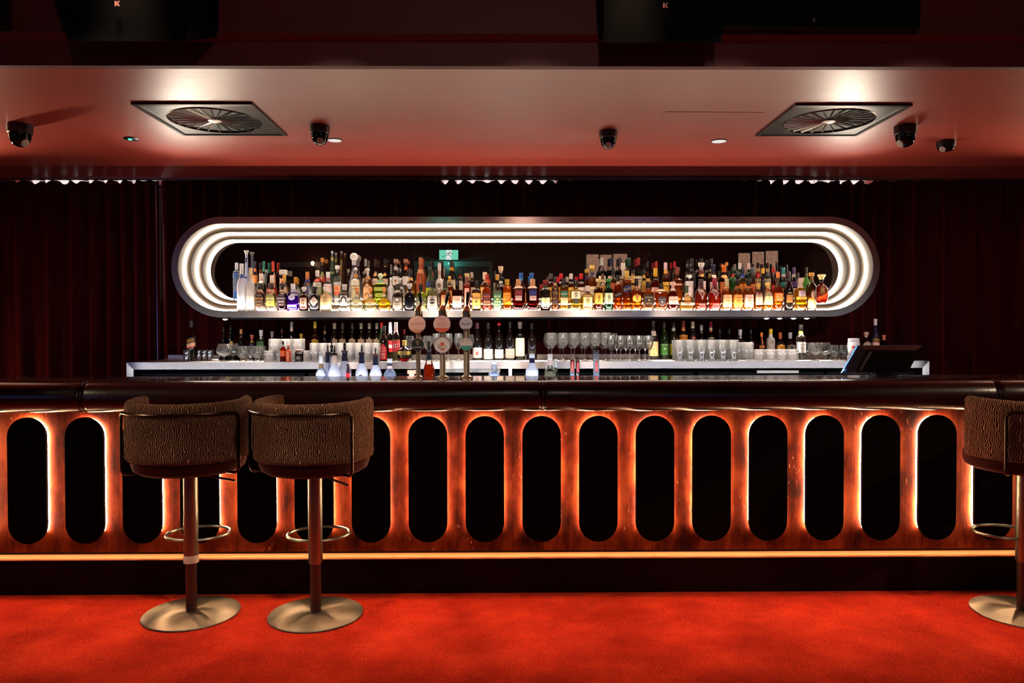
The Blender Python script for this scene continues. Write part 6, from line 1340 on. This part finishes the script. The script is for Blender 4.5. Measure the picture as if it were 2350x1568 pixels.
tap(960, 10.5, (957, 744.7, 20.2), (958.8, 791, 14.7), 704, (966.5, 697, 962.5, 672), 'first beer tap with round ginger beer and black stout badges',
    ('e8b09c', [('#lower', 0, -.62, 0, 0, 'e08a60'), ('STONE', .0, .58, .5, .14, 'c86a48'), ('GINGER BEER', .0, .08, 1.6, .22, 'c05a38'), ('& WOOD', 0, .36, .5, .1, 'c86a48')]),
    ('0c0a0a', [('#harp', 0, .25, .5, .8, 'a08048'), ('GUINNESS', 0, -.42, 1.5, .2, 'c8b8a8')]))
tap(1016, 13.6, (1014.2, 744, 20.2), (1015, 792, 19.6), 704, (1023.5, 697, 1028, 671.5), 'middle beer tap with round pale ale and floral badges',
    ('eab4a2', [('#lower', 0, -.45, 0, 0, 'e0562c'), ('STONE', .0, .62, .7, .16, 'c0603c'), ('& WOOD', 0, .44, .5, .1, 'c0603c'), ('AUSSIE', 0, .12, .9, .2, 'c05a38'), ('PALE ALE', 0, -.16, 1.1, .22, 'c05a38')]),
    ('e8d4cc', [('#rays', 0, 0, 0, 0, 'b89890'), ('#f', 0, .12, .55, .5, 'd85a3c'), ('#f', -.3, -.25, .5, .45, 'a8a080'), ('#f', .32, -.2, .5, .5, 'c8b890'), ('#f', .05, -.5, .6, .4, 'c87860'), ('#f', -.45, .05, .3, .3, 'c8a890'), ('#ring', 0, 0, .95, .05, '8a7068')]))
tap(1071, 14, (1069.4, 743.2, 15.2), (1070, 790.5, 14.8), 706, (1072, 700, 1074.5, 670), 'last beer tap with round lager badge and white and green badge',
    ('c4b4b8', [('Asahi', 0, .02, 1.55, .5, '14121c'), ('BEER', 0, .48, .4, .1, '4a4450'), ('#lower', 0, -.78, 0, 0, '5a4a40')]),
    ('e8cfc0', [('#lower', 0, -.22, 0, 0, '3c9a86'), ('#box', 0, -.05, .58, .85, '3a2a28'), ('BALTER', 0, .52, 1.0, .2, '2a1c1c'), ('XPA', 0, .1, .3, .1, '5a4a48'), ('- - -', 0, -.45, .4, .06, 'e8f0e8')]))

# ------------------------------------------------------------------ till seen from behind
Y = 4.18; (tx0, tz0), (tx1, _) = at_y(1937, 858, Y), at_y(2090, 858, Y); (ux0, uz), (ux1, _) = at_y(1968, 793, Y), at_y(2118, 796, Y); xm = (tx0+ux1)/2
t = empty('point_of_sale_terminal', (xm, Y, BAR_Z)); tag(t, 'black touch screen till on the bar, its back toward the room', 'till')
zb = 0.012; zt = uz-BAR_Z
b = MB(); lo0, lo1, hi0, hi1 = tx0-xm, tx1-xm, ux0-xm, ux1-xm
fr = [(lo0+.004, 0.045, zb), (lo1, 0.045, zb), (hi1, 0.015, zt), (hi0+.002, 0.015, zt)]
mid = [(lo0+.006, 0.035, zb), (lo1, 0.035, zb), (hi1, 0.003, zt-0.003), (hi0+.006, 0.003, zt)]
bk_ = [(lo0+.055, -0.01, zb+0.006), (lo1-.035, -0.01, zb+0.006), (hi1-.055, -0.03, zt-0.028), (hi0+.035, -0.03, zt-0.024)]
b.loft([fr, mid, bk_]); b.build('housing', pbr('till_grey', (0.035, 0.024, 0.02), rough=0.42), t, smooth=False)
b = MB(); b.loft([[(x*0.92+0.005, y-0.002, z*0.86+0.012) for x, y, z in bk_], [(x*0.86+0.006, y-0.02, z*0.80+0.016) for x, y, z in bk_]]); b.build('rear_cover', M_BLACK, t, smooth=False)
b = MB(); b.loft([[(fr[i][0], fr[i][1]+0.003+q, fr[i][2]) for i in range(4)] for q in (0, 0.004)]); b.build('screen', pbr('till_screen', (0.02, 0.05, 0.09), rough=0.1, emit=(0.12, 0.3, 0.6), es=0.35), t, smooth=False)
b = MB(); b.tube([(lo0+.002, 0.035, zb+0.004), (hi0-.001, 0.005, zt-0.003)], 0.0022, 6); b.build('edge_strip', pbr('blue_edge', (0.1, 0.3, 0.7), rough=0.3, emit=(0.15, 0.4, 1.0), es=2.0), t)
b = MB(); b.lathe([(0.0008, -.003), (0.003, 0), (0.0008, .003)], 10, (lo0+.009, 0.026, zb+0.021)); b.build('status_light', emis('blue_led', (0.1, 0.3, 1.0), 60), t)
b = MB(); b.box(-0.05, 0.07, -0.02, 0.055, 0.0, 0.010); b.loft([[(-0.03, 0.0, 0.008), (0.05, 0.0, 0.008), (0.05, 0.03, 0.008), (-0.03, 0.03, 0.008)], [(-0.045, -0.005, 0.05), (0.06, -0.005, 0.05), (0.06, 0.02, 0.05), (-0.045, 0.02, 0.05)]]); b.build('stand', M_BLACK, t, smooth=False)
b = MB(); b.tube([(-0.075, 0.0, 0.03), (-0.068, 0.0, 0.012), (-0.062, 0.0, 0.0025)], 0.0018, 6); b.build('cable', pbr('white_cable', (0.7, 0.7, 0.7)), t)
